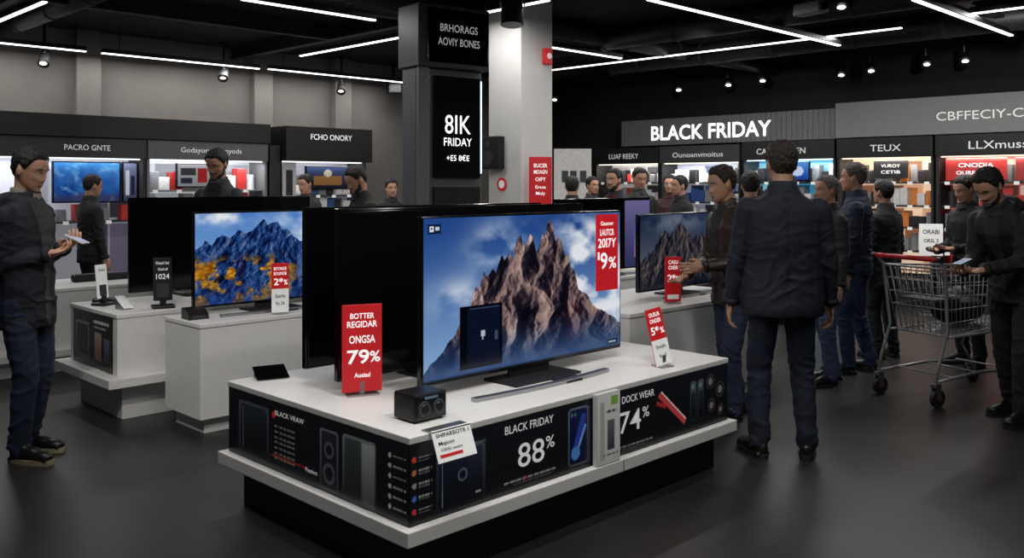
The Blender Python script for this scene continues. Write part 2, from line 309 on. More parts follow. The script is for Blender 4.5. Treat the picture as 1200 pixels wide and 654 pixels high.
c.rr(.1,.38,.015,.27,.015,(26,29,33),(54,58,64)); c.rr(.12,.36,.03,.255,.01,(10,12,14),(34,38,42)); c.rect(.14,.145,.05,.24,(80,86,92))
for k in range(7): c.fine(.42,.6,.2-k*.024,.008,(90,88,86))
c.rect(.41,.7,.06,.068,(110,30,30)); c.disc(.42,.25,.014,(180,40,40))
c.rr(.8,.94,.008,.265,.015,(40,43,48),(74,78,84)); c.rr(.812,.928,.018,.255,.012,(14,16,20),(32,35,42)); c.disc(.87,.18,.036,(60,62,68)); c.disc(.87,.18,.022,(22,23,26)); c.disc(.87,.08,.046,(60,62,68)); c.disc(.87,.08,.03,(22,23,26))
c.rr(.97,1.2,.0,.275,.02,(30,34,34),(84,88,88)); c.rr(.985,1.1,.01,.262,.012,(22,24,26),(50,54,56)); c.rr(1.105,1.19,.01,.262,.012,(52,56,54),(112,116,114))
for k in range(6): c.disc(1.29,.25-k*.04,.01,(130,130,134)); c.fine(1.31,1.39,.25-k*.04,.007,(110,110,112))
picture('side_graphic',c.a,D1,.31,MF((-.002,D1,.266),(0,-1,0)),isl,MA(.35,.3))
ST=MF((-.0035,D1,0),(0,-1,0)); text(isl,TXF,ST,[('BLACK VRAW',.56,.519,.022,.24)],'side_lettering',bold=.0); text(isl,TXF,ST,[('Potnlvrs',.74,.32,.018,.09)],'side_lettering',bold=.004)
# main tv
sil=[(0,.06),(.07,.15),(.12,.25),(.16,.35),(.2,.44),(.225,.56),(.24,.53),(.265,.64),(.28,.60),(.305,.67),(.32,.645),(.345,.75),(.36,.71),(.385,.74),(.40,.70),(.42,.82),(.44,.86),(.455,.79),(.475,.81),(.488,.885),(.505,.86),(.52,.76),(.54,.81),(.552,.88),(.565,.84),(.58,.94),(.595,.965),(.61,.91),(.622,.82),(.64,.85),(.655,.81),(.67,.70),(.69,.71),(.705,.62),(.73,.58),(.75,.46),(.79,.42),(.83,.33),(.88,.28),(.94,.24),(1,.16)]
im=mount(420,236,sil,(38,72,136),(132,168,212),[(16,14,24),(44,36,46),(92,76,80),(152,124,118),(220,194,180)],(46,78,126),11,cx=.53,cloud=[(.80,.60,.17,.28,2.6),(.35,.80,.13,.15,1.1),(.92,.40,.16,.2,2.0),(.76,.86,.12,.1,1.6),(.16,.5,.12,.12,.8)],fogh=.3,fu=11,fv=3.0,jag=.06,fan=2.3,con=.46)
ny,nx=im.shape[:2]
def fr(x0,x1,y0,y1,c): im[int(y0*ny):int(y1*ny),int(x0*nx):int(x1*nx)]=c
fr(.155,.35,.04,.44,(9,12,22)); fr(.165,.34,.06,.42,(17,24,42)); fr(.165,.19,.06,.42,(9,12,22)); fr(.25,.27,.235,.275,(180,186,194)); fr(.257,.264,.215,.235,(150,158,170)); fr(.315,.33,.2,.26,(60,76,104)); fr(.2,.335,.415,.42,(50,64,94))
fr(.02,.075,.905,.965,(20,32,66)); fr(.028,.045,.918,.952,(225,230,238)); fr(.033,.04,.928,.942,(20,32,66)); fr(.05,.068,.926,.945,(200,208,220)); fr(.92,.985,.025,.06,(20,30,50)); fr(.93,.975,.035,.05,(150,165,190)); im[:3]=(30,44,66)
mt=tv('biggest television, lit screen showing a rocky mountain peak under blue sky',loc45(.41,.43),1.43,.765,.055,im,emit=.8,fd=.235)
st=E('screen_sticker','red price sticker on the upper right of the biggest television','price sticker',loc45(.41+1.205,.427,.606+.055),R(45))
G().box(0,.19,-.0045,-.002,.33,.745,.0008).ob('sheet',M((196,28,38),.4,emit=.3,var=.03),st)
for l in [('Gaascwr',.0925,.685,.022,.11),('LAUTCR',.0925,.63,.034,.12),('20I7Y',.0925,.565,.048,.155),("9",.065,.45,.085,.06),('%',.138,.45,.06,.065),("1",.02,.5,.04,.014)]: text(st,TXT,MF((0,-.005,0)),[l],bold=.015)
tv('wide black television seen from behind, standing behind the biggest television',loc45(.25+1.75,.88),1.75,.81,.04,None,rz=225,foot='slab',footmat=BLACK)
tv('black television with white slab foot at the back edge of the main island',loc45(.276+1.7,1.2),1.7,.80,.05,None,rz=225,foot='slab',footmat=WHITE)
ticket('tall red price sign with white print at the left of the main island',loc45(.283,.70),22,.185,.40,[('BOTTER',0,.84,.06,.6),('REGIDAR',0,.74,.07,.75),('ONGSA',0,.56,.085,.65),('79',-.1,.33,.15,.55),('%',.32,.34,.12,.26),('Ausiad',0,.17,.05,.4)],z0=.015)
ticket('tilted red and white price card at the right front of the main island',loc45(1.79,.1),30,.105,.3,[('OUSUR',0,.86,.07,.7),('ONDER',0,.75,.07,.7),('5*',-.15,.55,.13,.5),('%',.3,.55,.1,.25)],z0=.012,tilt=8,roll=-9,band=(-.5,.5,0,.45),extra=[('Srouilu',0,.3,.06,.6),('Iu 1',0,.14,.06,.4)])
t=E('desk_speaker','small black boxy desk speaker with two round dials at the front corner','speaker',loc45(.13,.2),R(45))
G().box(0,.17,-.07,.07,.006,.115,.008).ob('body',BLACK,t); G().box(.008,.162,-.073,-.069,.014,.107,.003).ob('front_panel',M((26,27,30),.25),t)
for k in range(2):
    d_=G().cyl((.047+k*.076,-.072,.055),(.047+k*.076,-.08,.055),.032,.03,24).ob('dial',M((84,86,90),.3,.5),t); G().cyl((.047+k*.076,-.08,.055),(.047+k*.076,-.083,.055),.02,.018,24).ob('dial_centre',M((20,20,22),.3),d_)
G().box(.05,.12,-.0745,-.0725,.092,.102,.001).ob('display',M((80,100,120),.2,emit=.3),t)
for sx in (.02,.15):
    for sy in (-.05,.05): G().cyl((sx,sy,0),(sx,sy,.008),.008,seg=8).ob('foot',BLACK,t)
t=E('price_card','white price card hanging over the front edge of the main island','price card',loc45(.19,-.012,.5),R(45))
T=Mx.Translation((0,-.055,0))@Mx.Rotation(R(-22),4,'X')
G().box(-.1,.1,0,.004,0,.125,.001,T).ob('card',PAPER,t); G().box(-.1,.1,-.012,.05,.107,.112).ob('clip',SILVER,t)
for l in [('SHIPARBOTR 1',0,.095,.015,.17),('Mqiotn',-.04,.065,.014,.08),('CIDD ueolo',-.02,.042,.01,.11)]: text(t,TXTD,T@MF((0,0,0)),[l],bold=.01)
G().box(-.085,.03,-.0015,0,.018,.03,0,T).ob('red_line',RED,t)
t=E('tablet_stand','small black tablet lying on a wedge at the left rear of the main island','tablet',loc45(.1,1.3),R(30))
G().prism([(0,0,0),(0,.1,0),(0,.1,.045)],(.14,0,0)).ob('wedge',BLACK,t); G().box(-.01,.15,-.004,.112,.004,.01,.002,Mx.Rotation(R(24),4,'X')).ob('screen',GLOSS,t)
t=E('slim_package','slim pale package standing on the ledge of the main island','package',loc45(1.068,-.037,.262),R(45))
G().box(0,.172,.0,.026,0,.335,.003).ob('carton',M((196,198,196),.5,var=.03),t); c=Cv(.166,.325,240,(190,192,190),(212,213,211)); c.rect(.1,.15,.27,.31,(120,170,70)); c.rect(.02,.05,.02,.29,(160,170,158)); c.rect(.07,.125,.06,.2,(60,62,64),(100,102,104)); c.fine(.04,.15,.04,.01,(90,90,90)); c.fine(.06,.14,.24,.012,(70,70,70))
picture('printed_front',c.a,.166,.325,MF((.003,-.0015,.005)),t,MA(.1))
# ------------------------------------------------------------------ left islands
F2=(-1.935,5.615)
island('plain white display island between the main island and the left one',F2,1.4,.5,.7,False,None)
im2=mount(260,145,[(0,.62),(.06,.7),(.1,.66),(.17,.78),(.22,.72),(.28,.8),(.33,.74),(.4,.84),(.45,.92),(.49,.86),(.54,.9),(.58,.8),(.64,.76),(.7,.66),(.78,.6),(.88,.5),(1,.4)],(80,126,196),(156,194,225),[(5,10,28),(14,30,66),(34,66,124),(84,106,146),(222,170,122)],(14,44,110),31,cx=.5,cloud=[(.88,.85,.28,.22,1.8),(.1,.95,.25,.1,1.2)],fogh=.35,gold=((234,168,46),.55),fu=7,fv=4.5,jag=.1)
tv('television on the plain white island, screen of blue mountains and golden trees',loc45(.12,.345,.7,F2),1.15,.635,.05,im2,emit=.85,fd=.2)
ticket('red and white price sign before the blue and gold mountain screen',loc45(.585,.045,.7,F2),30,.115,.33,[('BOTARGE',0,.86,.06,.75),('BOUNOB',0,.76,.06,.75),('2*',-.1,.56,.13,.55),('%',.32,.56,.1,.22)],z0=.012,band=(-.5,.5,0,.48),extra=[('Sorlo',0,.3,.07,.6),('Eu 26',0,.16,.06,.5)])
t=E('media_player','small black media player at the left edge of the plain white island','media player',loc45(.02,.2,.7,F2),R(40)); G().prism([(0,0,.0),(0,.13,0),(0,.13,.07),(0,.05,.06),(0,0,.03)],(.13,0,0)).ob('body',BLACK,t); G().box(.02,.11,-.002,.002,.006,.026).ob('front_panel',M((50,50,54),.3),t)
F3=(-2.6,5.96)
i3=island('white display island at the left with black poster on its side and white ledge',F3,1.9,.85,.71,False,.3,.09)
c=Cv(.72,.38,150,(14,14,16),(26,26,30)); c.rect(.05,.3,.05,.3,(40,44,50),(70,74,80)); c.rect(.07,.28,.07,.28,(20,22,26)); c.rect(.4,.52,.06,.25,(70,50,40),(110,90,80)); c.fine(.38,.65,.32,.02,(150,150,150)); c.fine(.38,.6,.28,.012,(110,110,112)); c.rect(.56,.66,.05,.22,(30,36,44),(60,66,76))
picture('side_poster',c.a,.72,.38,MF((-.002,.79,.305),(0,-1,0)),i3,MA(.3,.3))
tv('black television seen from behind on the left island with the black poster',loc45(.36+1.55,.73,.71,F3),1.55,.71,.05,None,rz=225,foot='slab',footmat=BLACK)
def standee(label,loc,rz,w,h,mat,lines,tm):
    t=E('info_stand',label,'info stand',loc,R(rz)); T=Mx.Translation((0,0,.05))@Mx.Rotation(R(-6),4,'X')
    G().box(-w*.6,w*.6,-.06,.06,0,.02,.006).box(-.02,.02,-.01,.02,.01,.07,.003).ob('base',BLACK,t); G().box(-w/2,w/2,0,.012,0,h,.004,T).ob('panel',mat,t); G().box(-w*.32,w*.32,-.002,.001,h*.08,h*.4,0,T).ob('picture_field',M((60,62,66),.3),t)
    for a,x,y,hh,ww in lines: text(t,tm,T@MF((0,0,0)),[(a,x*w,y*h,hh*h,ww*w)])
standee('tall black info stand on the front of the left island',loc45(.36,.12,.71,F3),28,.125,.3,BLACK,[('Nnod Iut',0,.84,.07,.7),('Gahd',0,.7,.06,.5),('1024',0,.5,.12,.7)],TXF)
standee('slim white upright card with black base at the far side of the left island',loc45(.12,.55,.71,F3),70,.1,.24,PAPER,[('Srelit',0,.8,.08,.6)],TXTD)
t=E('display_phone','tilted smartphone on a small wedge at the corner of the left island','smartphone',loc45(.12,.2,.71,F3),R(60)); G().prism([(0,0,0),(0,.09,0),(0,.09,.07)],(.07,0,0)).ob('wedge',SILVER,t); G().box(-.005,.075,-.004,.13,.004,.012,.003,Mx.Rotation(R(38),4,'X')).ob('handset',M((120,122,126),.2),t)
t=E('charging_dock','small black dock lying at the back corner of the left island','dock',loc45(.1,.72,.71,F3),R(20)); G().box(0,.16,0,.1,0,.03,.01).ob('body',BLACK,t); G().cyl((.08,.05,.03),(.08,.05,.036),.035).ob('pad',GREY,t)
F4=(-4.3,7.0)
island('low white display island behind the man holding a phone',F4,1.65,.8,.7,False,.2,.06)
t=E('soundbar','dark soundbar lying on the low white island','soundbar',loc45(1.0,.4,.7,F4),R(45)); G().box(0,.5,0,.08,0,.07,.02).ob('body',BLACK,t); G().box(.02,.48,-.003,0,.01,.06).ob('grille',M((40,40,42),.8),t)
# ------------------------------------------------------------------ right counter and far island
F5=((6.45-4.97)/2,(6.45+4.97)/2)
island('white display counter behind the right end of the main island',F5,1.65,.85,.75,False,None)
im3=mount(200,115,[(0,.4),(.15,.5),(.3,.8),(.4,.7),(.55,.9),(.7,.65),(.85,.7),(1,.5)],(30,44,70),(120,120,130),[(10,12,22),(40,40,54),(90,80,80),(160,130,110)],(20,26,40),51,cloud=[(.5,.9,.4,.15,.4)],fogh=.2)
tv('television with dim brown mountain screen on the white right counter',loc45(.66,.42,.75,F5),.95,.565,.04,im3,emit=.65,fd=.2)
ticket('red price sign the man in the leather jacket reaches for',loc45(.62,.1,.75,F5),15,.12,.31,[('CASU',0,.84,.08,.6),('OIER',0,.72,.08,.6),('2*',-.1,.45,.15,.5),('%',.3,.45,.12,.25)],z0=.012,band=(-.35,.35,.06,.16))
F6=((7.6-7.3)/2,(7.6+7.3)/2)
island('far white display island behind the biggest television',F6,2.0,.5,.72,False,None)
c=Cv(1.4,.68,90,(10,10,14),(8,8,11)); c.put((c.X>1.0)&(c.Y<.66),(60,62,110),(130,124,176),0,.68); c.rect(1.15,1.3,.1,.4,(160,130,180),(90,100,180))
tv('far television with lilac screen glimpsed beside the biggest television',loc45(.52,.2,.72,F6),1.4,.68,.04,c.a,emit=.5,fd=.15)
# ------------------------------------------------------------------ kiosk and column
k=E('kiosk_totem','tall grey kiosk tower with black screen facing the islands','kiosk',(-.72,7.14,0),R(37))
G().box(-.03,.6,.02,.24,0,2.5,.01).ob('body',M((112,114,118),.4,.2,var=.05),k); G().box(-.05,.63,-.05,.27,2.5,3.0,.008).ob('header_box',M((70,72,76),.4,.2,var=.05),k); G().box(.03,.615,-.058,-.04,2.54,2.97,.004).ob('header_panel',GLOSS,k)
G().box(.12,.57,-.008,.03,1.62,2.44,.004).ob('screen',M((6,7,9),.15,emit=.2),k); G().box(-.03,.07,-.02,.02,0,2.5,.004).ob('side_strip',M((128,130,134),.4,.2,var=.04),k); G().box(.12,.57,-.004,.02,.1,1.55,.004).ob('lower_panel',M((40,42,45),.4),k)
G().box(.578,.586,-.003,.021,1.66,2.42).ob('light_line',M((190,220,255),.4,emit=2.5),k)
for l in (('BRHORAGS',.325,2.79,.06,.36),('AOVIY BONES',.325,2.68,.06,.4)): text(k,TXF,MF((0,-.058,0)),[l],'header_lettering',bold=.0)
KT=MF((0,-.009,0))
for l in (('8IK',.345,1.98,.15,.25),('FRIDAY',.345,1.88,.065,.27),('+E5 8€E',.345,1.76,.045,.22)): text(k,LIT,KT,[l],'screen_lettering',bold=.0)
col=struct(G().box(-.225,.225,-.225,.225,0,3.4,.01).ob('trim_4',M((206,205,203),.7,var=.04,scale=4))); col.location=(.085,9.0,0); col.rotation_euler=(0,0,R(45))
t=E('fire_alarm','small red fire alarm box high on the white column','alarm',(.085+q*.12+q*.228,9.0+q*.12-q*.228,2.83),R(45)); G().box(-.05,.05,-.05,0,-.08,.08,.01).ob('body',RED,t); G().cyl((0,-.05,.0),(0,-.06,0),.028).ob('button',PAPER,t)
t=E('box_speaker','black box speaker mounted low on the white column','loudspeaker',(.085-q*.12-q*.2285,9.0+q*.12-q*.2285,1.72),R(-45)); G().box(-.11,.13,-.1,0,0,.32,.012).ob('body',BLACK,t); G().cyl((0,-.1,.11),(0,-.106,.11),.07).ob('woofer',M((40,40,42),.6),t); G().cyl((0,-.1,.24),(0,-.106,.24),.03).ob('tweeter',M((40,40,42),.6),t)
t=E('round_sign','round red and white notice below the black speaker on the column','sign',(.085-q*.03-q*.2285,9.0+q*.03-q*.2285,1.57),R(-45)); G().cyl((0,0,0),(0,-.006,0),.065,seg=24).ob('disc',RED,t); G().cyl((0,-.006,0),(0,-.008,0),.04,seg=24).ob('centre',PAPER,t)
t=E('red_banner','red standing banner with white lines beside the white column','banner',(.27,8.56,0),R(10)); G().box(-.11,.11,0,.012,1.0,1.83,.003).ob('panel',RED,t); G().box(-.015,.015,.012,.03,0,1.8).box(-.14,.14,-.08,.12,0,.02,.004).ob('stand',SILVER,t)
for l in [('BUCER',0,1.73,.035,.13),('MOAGN',0,1.67,.035,.13),('OIFY',0,1.6,.035,.1),('Ersua',0,1.53,.03,.1),('Moly',0,1.47,.03,.09)]: text(t,TXT,MF((0,-.001,0)),[l])
t=E('notice_board','white notice board with row of dark frames in the far corner','notice board',(.75,14.0,0),R(0)); G().box(-.1,.48,0,.04,1.0,2.12,.006).ob('board',M((190,188,184),.6,emit=.2),t)
for x in (.05,.3): G().box(x,x+.05,.04,.09,0,1.1).ob('leg',GREY,t)
for x in (.02,.15,.3): G().box(x,x+.1,-.01,0,1.6,1.78).ob('picture_frame',M((60,60,62),.5),t)
# ------------------------------------------------------------------ wall bays and products
PC=[((205,203,200),'white'),((30,30,34),'black'),((120,122,126),'grey'),((40,70,130),'blue'),((170,40,38),'red'),((200,120,56),'orange')]
AC=[(60,60,66),(170,40,40),(50,90,160),(200,200,200),(190,120,60),(30,30,34)]
ORD=['first','second','third','fourth','fifth','sixth','seventh','eighth','ninth','tenth','eleventh']
def product(loc,rz,w,h,d,ci,kind,label,group):
    c,cn=PC[ci]; o=random.choice(AC) if sum(c)>200 else random.choice([(150,150,150),(190,190,190),(60,110,170),(170,60,50)]); g=G()
    if kind==0:
        g.box(-w/2,w/2,0,d,0,h,.006); g.mi=1; g.box(-w*.36,w*.36,-.003,0,h*.12,h*.55); g.box(-w*.36,w*.1,-.003,0,h*.7,h*.82); g.mi=2; g.box(-w*.2,w*.2,-.005,-.002,h*.2,h*.48)
    elif kind==1: g.cyl((0,d/2,0),(0,d/2,h),min(w,d)*.45,min(w,d)*.4,18); g.mi=1; g.cyl((0,d/2,h*.75),(0,d/2,h*.8),min(w,d)*.46,None,18)
    elif kind==2: g.box(-w/2,w/2,d*.3,d*.3+.015,.01,h,.004); g.box(-w*.2,w*.2,0,d*.6,0,.012); g.mi=1; g.box(-w*.44,w*.44,d*.3-.002,d*.3,h*.12,h*.94)
    else:
        g.box(-w/2,w/2,0,d,0,h,.012); g.mi=1; g.cyl((0,0,h*.32),(0,-.006,h*.32),min(w*.4,h*.25),None,18); g.cyl((0,0,h*.76),(0,-.006,h*.76),min(w*.22,h*.14),None,14)
    t=g.ob(['product_box','cylinder_speaker','tablet','bookshelf_speaker'][kind],[M(c,.45,emit=.05),M(o,.4,emit=.4 if kind==2 else .05),M((24,24,28),.4)]); t.location=loc; t.rotation_euler=(0,0,rz)
    return tag(t,label,['boxed product','speaker','tablet','speaker'][kind],group)
def bay(label,O,d,x0,x1,h0,h1,hm,lines,tm,shelves,pal,e=.45,sm=DARK,depth=.45,prods=None,pname='',cols=(0,1,2),ph=.2,glow=(255,240,224),seed=1,hy=-.03):
    rz=math.atan2(d.y,d.x); t=E('shelving_bay',label,'shelving',O+d*x0,rz); W=x1-x0; rs=random.Random(seed)
    G().box(0,W,depth-.03,depth,0,h0).ob('back_panel',DARK,t)
    c=Cv(W-.06,h0-.4,60,pal[0]); x=0
    while x<W:
        ww=rs.uniform(.2,.42)
        for y0,y1 in zip([0]+[s-.4 for s in shelves],[s-.4 for s in shelves]+[h0-.4]):
            k=rs.choice(pal); f=rs.uniform(.75,1.1); c.rect(x,x+ww-.012,y0+.02,y1-.045,tuple(v*f for v in k),tuple(min(255,v*f*1.1) for v in k))
        x+=ww
    picture('backlit_panels',c.a,W-.06,h0-.4,MF((.03,depth-.032,.4)),t,MA(e,.5))
    for a in (0,W-.03): G().box(a,a+.03,0,depth-.03,0,h0).ob('side_panel',sm,t)
    G().box(0,W,hy,depth,h0,h1,.004).ob('header',hm,t); G().box(.03,W-.03,.02,depth-.03,0,.35,.004).ob('base_cabinet',DARK,t)
    G().box(.05,W-.05,.03,.06,h0-.015,h0,.003).ob('light_strip',M(glow,.5,emit=1.6,var=.01),t)
    for l in lines: text(t,tm,MF((0,hy-.002,0)),[l],'header_lettering',bold=.004)
    nrm=V((-d.y,d.x,0)); names={1:['top'],2:['lower','top'],3:['lowest','middle','top'],4:['lowest','third','second','top']}[len(shelves)]
    for si,z in enumerate(shelves):
        sh_=G().box(.03,W-.03,.06,depth-.035,z-.02,z,.003).ob('shelf',sm,t)
        n=prods
        for k in range(n):
            x=.05+(W-.1)*(k+.5)/n; ci=cols[random.randrange(len(cols))]; kd=random.choice((0,0,0,1,2,2,3))
            hh=ph*random.uniform(.6,1.1); ww=min((W-.1)/n*.92,hh*random.uniform(.7,1.3))
            if k%2==0: G().box(x-.03,x+.03,.054,.06,z-.035,z+.004).ob('price_tag',PAPER,sh_)
            product(O+d*(x0+x)+nrm*(.11+.06*random.random())+V((0,0,z)),rz,ww,hh,.14,ci,kd,'%s %s, %s from left on the %s shelf of the %s'%(PC[ci][1],['box','cylinder','tablet','speaker'][kd],ORD[k],names[si],pname),'goods on the shelves of the '+pname)
    la=bpy.data.lights.new('shelf','AREA'); la.shape='RECTANGLE'; la.size=W-.2; la.size_y=.03; la.energy=9*W; la.color=tuple(v/255 for v in glow)
    o=bpy.data.objects.new('shelf_lamp',la); C.objects.link(o); o.parent=t; o.location=(W/2,.045,h0-.018); o.rotation_euler=(R(25),0,0)
    return t
t=G().box(-3,3.17,-.06,.5,2.1,2.35,.005).ob('header_beam',BLACK); t.location=OL; t.rotation_euler=(0,0,R(45)); tag(t,'long black header beam running above the left wall bays','beam')
HG=M((48,48,50),.5); HG2=M((92,92,92),.5)
bay('left wall bay with the blue wall screen',OL,ul,-.9,1.55,1.87,2.095,HG,[('PACRO GNTE',1.78,1.955,.06,.5)],TXF,(1.15,),[(150,152,160),(90,84,100),(60,60,70)],.5,prods=10,pname='blue screen bay',cols=(1,2,4,0),ph=.18,glow=(235,242,255),seed=3)
nx,ny=150,70; X,Y=np.meshgrid(np.linspace(0,1,nx),np.linspace(0,1,ny)); f=fbm(nx,ny,5,3,4,81)
a=mixc((18,54,130),(70,140,205),np.clip(Y*.8+.9*(f-.4),0,1)); m=np.clip((fbm(nx,ny,9,6,3,99)-.6)*5,0,1)*.6; a=a*(1-m[...,None])+np.array((150,190,225.))*m[...,None]
m=np.clip((.22+.2*(f-.5)-Y)*9,0,1)*.7; a=a*(1-m[...,None])+np.array((60,56,80.))*m[...,None]
def wscreen(label,O,d,x0,x1,z0,z1,img,e,dep=.1):
    t=E('display_screen',label,'screen',O+d*x0+V((-d.y,d.x,0))*dep,math.atan2(d.y,d.x)); G().box(0,x1-x0,0,.04,z0,z1,.004).ob('frame',GLOSS,t); G().box((x1-x0)*.3,(x1-x0)*.7,.04,.41-dep,z0+.1,z1-.1).ob('mount',DARK,t); picture('screen',img,x1-x0-.03,z1-z0-.03,MF((.015,-.002,z0+.015)),t,MA(e,.2,.1))
wscreen('wide blue wall screen in the far left bay',OL,ul,.55,1.3,1.36,1.83,a,.65)
c=Cv(.3,.5,60,(60,64,90),(120,130,160)); c.rect(.05,.14,.08,.4,(200,205,215)); c.rect(.17,.26,.08,.34,(30,36,60))
wscreen('narrow pale wall screen right of the wide blue one',OL,ul,1.32,1.5,1.36,1.83,c.a,.6)
bay('left wall bay with pale grey header and mixed goods',OL,ul,1.57,3.15,1.87,2.095,HG2,[('Godayorga-Canyods',.8,1.96,.06,.8)],TXF,(1.2,1.5),[(186,190,196),(150,154,160),(110,112,118)],.55,sm=GREY,prods=10,pname='pale header bay',cols=(0,1,2,0,4),ph=.25,glow=(240,245,255),seed=4)
c=Cv(.55,.4,70,(150,150,155),(190,190,195)); c.rect(.05,.3,.2,.33,(60,60,64)); c.rect(.33,.5,.06,.33,(170,40,40)); c.rect(.05,.25,.05,.15,(40,44,60))
wscreen('pale monitor with red block on the pale header bay',OL,ul,1.95,2.4,1.53,1.83,c.a,.5,.05)
t=G().box(3.18,3.33,-.02,.45,0,2.08,.004).ob('divider_panel',M((34,34,36),.5)); t.location=OL; t.rotation_euler=(0,0,R(45)); tag(t,'dark divider panel between the pale and the black header bays','panel')
bay('left wall bay under a tall black header next to the kiosk',OL,ul,3.34,4.72,1.88,2.34,BLACK,[('FCHO ONORY',.7,2.17,.075,.66)],TXT,(1.2,1.42),[(120,120,128),(70,70,78),(40,40,46)],.5,prods=10,pname='black header bay',cols=(1,2,3,0),ph=.22,glow=(240,245,255),seed=5,hy=-.16)
c=Cv(.6,.35,70,(20,24,40),(60,80,120)); c.rect(.1,.5,.05,.2,(140,100,60)); c.disc(.3,.25,.06,(200,190,170))
wscreen('dark wall screen under the black header',OL,ul,3.8,4.5,1.5,1.82,c.a,.45)
t=E('fridge_poster','pale poster with dark appliance on the divider of the left wall','poster',OL+ul*3.35+V((q,-q,0))*.05,R(45)); G().box(0,.2,0,.01,1.35,1.86,.002).ob('sheet',M((150,150,150),.6,emit=.25),t); G().box(.05,.15,-.003,0,1.42,1.76,.001).ob('appliance_picture',DARK,t); G().box(.05,.15,.01,.05,1.4,1.8).ob('bracket',DARK,t)
# right wall
sgn=E('store_sign','long grey ribbed wall sign with big white capital letters','sign',OR+rr_*.58,R(-45)); g=G().box(0,3.68,.03,.6,2.19,2.6)
for k in range(46): g.box(.02+k*.08,.06+k*.08,.02,.035,2.19,2.6)
g.ob('ribbed_panel',M((104,105,108),.5,var=.05),sgn)
text(sgn,LIT,MF((0,.018,0)),[('BLACK FRIDAY',1.66,2.27,.215,2.1)],bold=.016,lift=.004)
sgn=E('store_sign','pale grey wall sign at the right frame edge, cut by the frame','sign',OR+rr_*4.275,R(-45)); G().box(0,3.2,-.05,.6,2.19,2.66,.005).ob('panel',M((128,128,128),.5,var=.04),sgn); text(sgn,M((225,225,225),.5,emit=.4,var=.02),MF((0,-.052,0)),[('CBFFECIY-C',1.8,2.36,.105,.98)],bold=0)
SH=(.72,1.02,1.3,1.6)
bay('right wall bay with black header farthest from the cart',OR,rr_,.05,1.36,1.9,2.16,BLACK,[('LUAF REEKY',.62,1.985,.08,.6)],TXF,SH[1:],[(170,165,160),(110,108,112),(50,50,56)],.5,prods=10,pname='farthest bay',cols=(0,1,2,4,0),ph=.2,seed=6)
bay('right wall bay with grey header in script letters',OR,rr_,1.38,2.8,1.9,2.16,M((58,58,60),.5),[('Ounoanvmoitus',.7,1.985,.075,.9)],TXF,SH[1:],[(150,156,176),(80,100,140),(190,190,196),(50,52,60)],.5,prods=10,pname='script header bay',cols=(0,1,3,2,0),ph=.2,seed=7)
bay('right wall bay lit cyan behind its goods',OR,rr_,2.84,4.25,1.92,2.18,BLACK,[('CAAY IOLLEN',.62,2.0,.08,.75)],TXF,SH[1:],[(60,140,180),(120,180,200),(36,80,120),(190,200,205)],.6,prods=11,pname='cyan lit bay',cols=(0,1,2,3,1),ph=.23,glow=(220,240,255),seed=8)
bay('right wall bay lit warm orange behind its goods',OR,rr_,4.28,5.53,1.92,2.18,BLACK,[('TEUX',.66,2.0,.085,.4)],TXF,SH,[(222,188,160),(206,150,112),(232,206,186),(120,80,60)],.75,prods=11,pname='orange lit bay',cols=(0,1,2,5,1),ph=.23,glow=(255,226,196),seed=9)
bay('right wall bay with red posters at the frame edge',OR,rr_,5.56,7.1,1.92,2.18,BLACK,[('LLXmuss',.72,2.0,.095,.65)],TXF,SH,[(170,96,86),(80,50,48),(200,164,150),(160,44,44)],.6,prods=11,pname='red poster bay',cols=(1,2,4,0,1),ph=.22,glow=(255,230,205),seed=10)
def poster(label,x,z,w,h,col,lines):
    t=E('poster',label,'poster',OR+rr_*x+V((q,q,0))*.05,R(-45)); G().box(0,w,0,.012,z,z+h,.003).ob('sheet',M(col,.5,emit=.35,var=.05),t); G().box(w*.3,w*.7,.012,.36,z+h-.07,z+h-.04).ob('bracket',DARK,t)
    for l in lines: text(t,TXT,MF((0,-.001,z)),[l])
poster('wide red poster with white print on the red poster bay',5.66,1.62,.7,.27,(160,34,32),[('CNODIA',.35,.16,.05,.4),('OURE FRAU',.35,.07,.045,.45)])
poster('dark red poster at the right end of the red poster bay',6.45,1.62,.5,.27,(130,30,32),[('NUEG',.25,.12,.07,.28)])
poster('black poster with white print on the orange lit bay',4.75,1.65,.45,.23,(26,26,30),[('VUROY',.225,.14,.04,.25),('CETIB',.225,.06,.04,.25)])
poster('small white poster on the orange lit bay, lower',4.5,1.08,.22,.2,(190,186,180),[('Ecoll',.11,.1,.03,.14)])
c=Cv(.36,.34,60,(30,60,150),(80,150,220)); c.disc(.18,.17,.1,(190,210,240)); wscreen('small bright blue screen in the cyan lit bay',OR,rr_,3.5,3.86,1.62,1.89,c.a,.8,.04)
t=E('notice_stand','white notice on a thin stand before the right wall bays','notice',(4.98,10.75,0),R(-20)); G().box(-.13,.13,0,.012,.72,1.1,.003).ob('panel',PAPER,t); G().box(-.012,.012,.012,.03,0,1.05).box(-.12,.12,-.08,.1,0,.02,.003).ob('stand',SILVER,t)
for l in [('ORABI',0,.98,.05,.18),('ORSL 5',0,.88,.04,.16)]: text(t,TXTD,MF((0,-.001,0)),[l])
print('STORE BUILT',time.time()-T0)
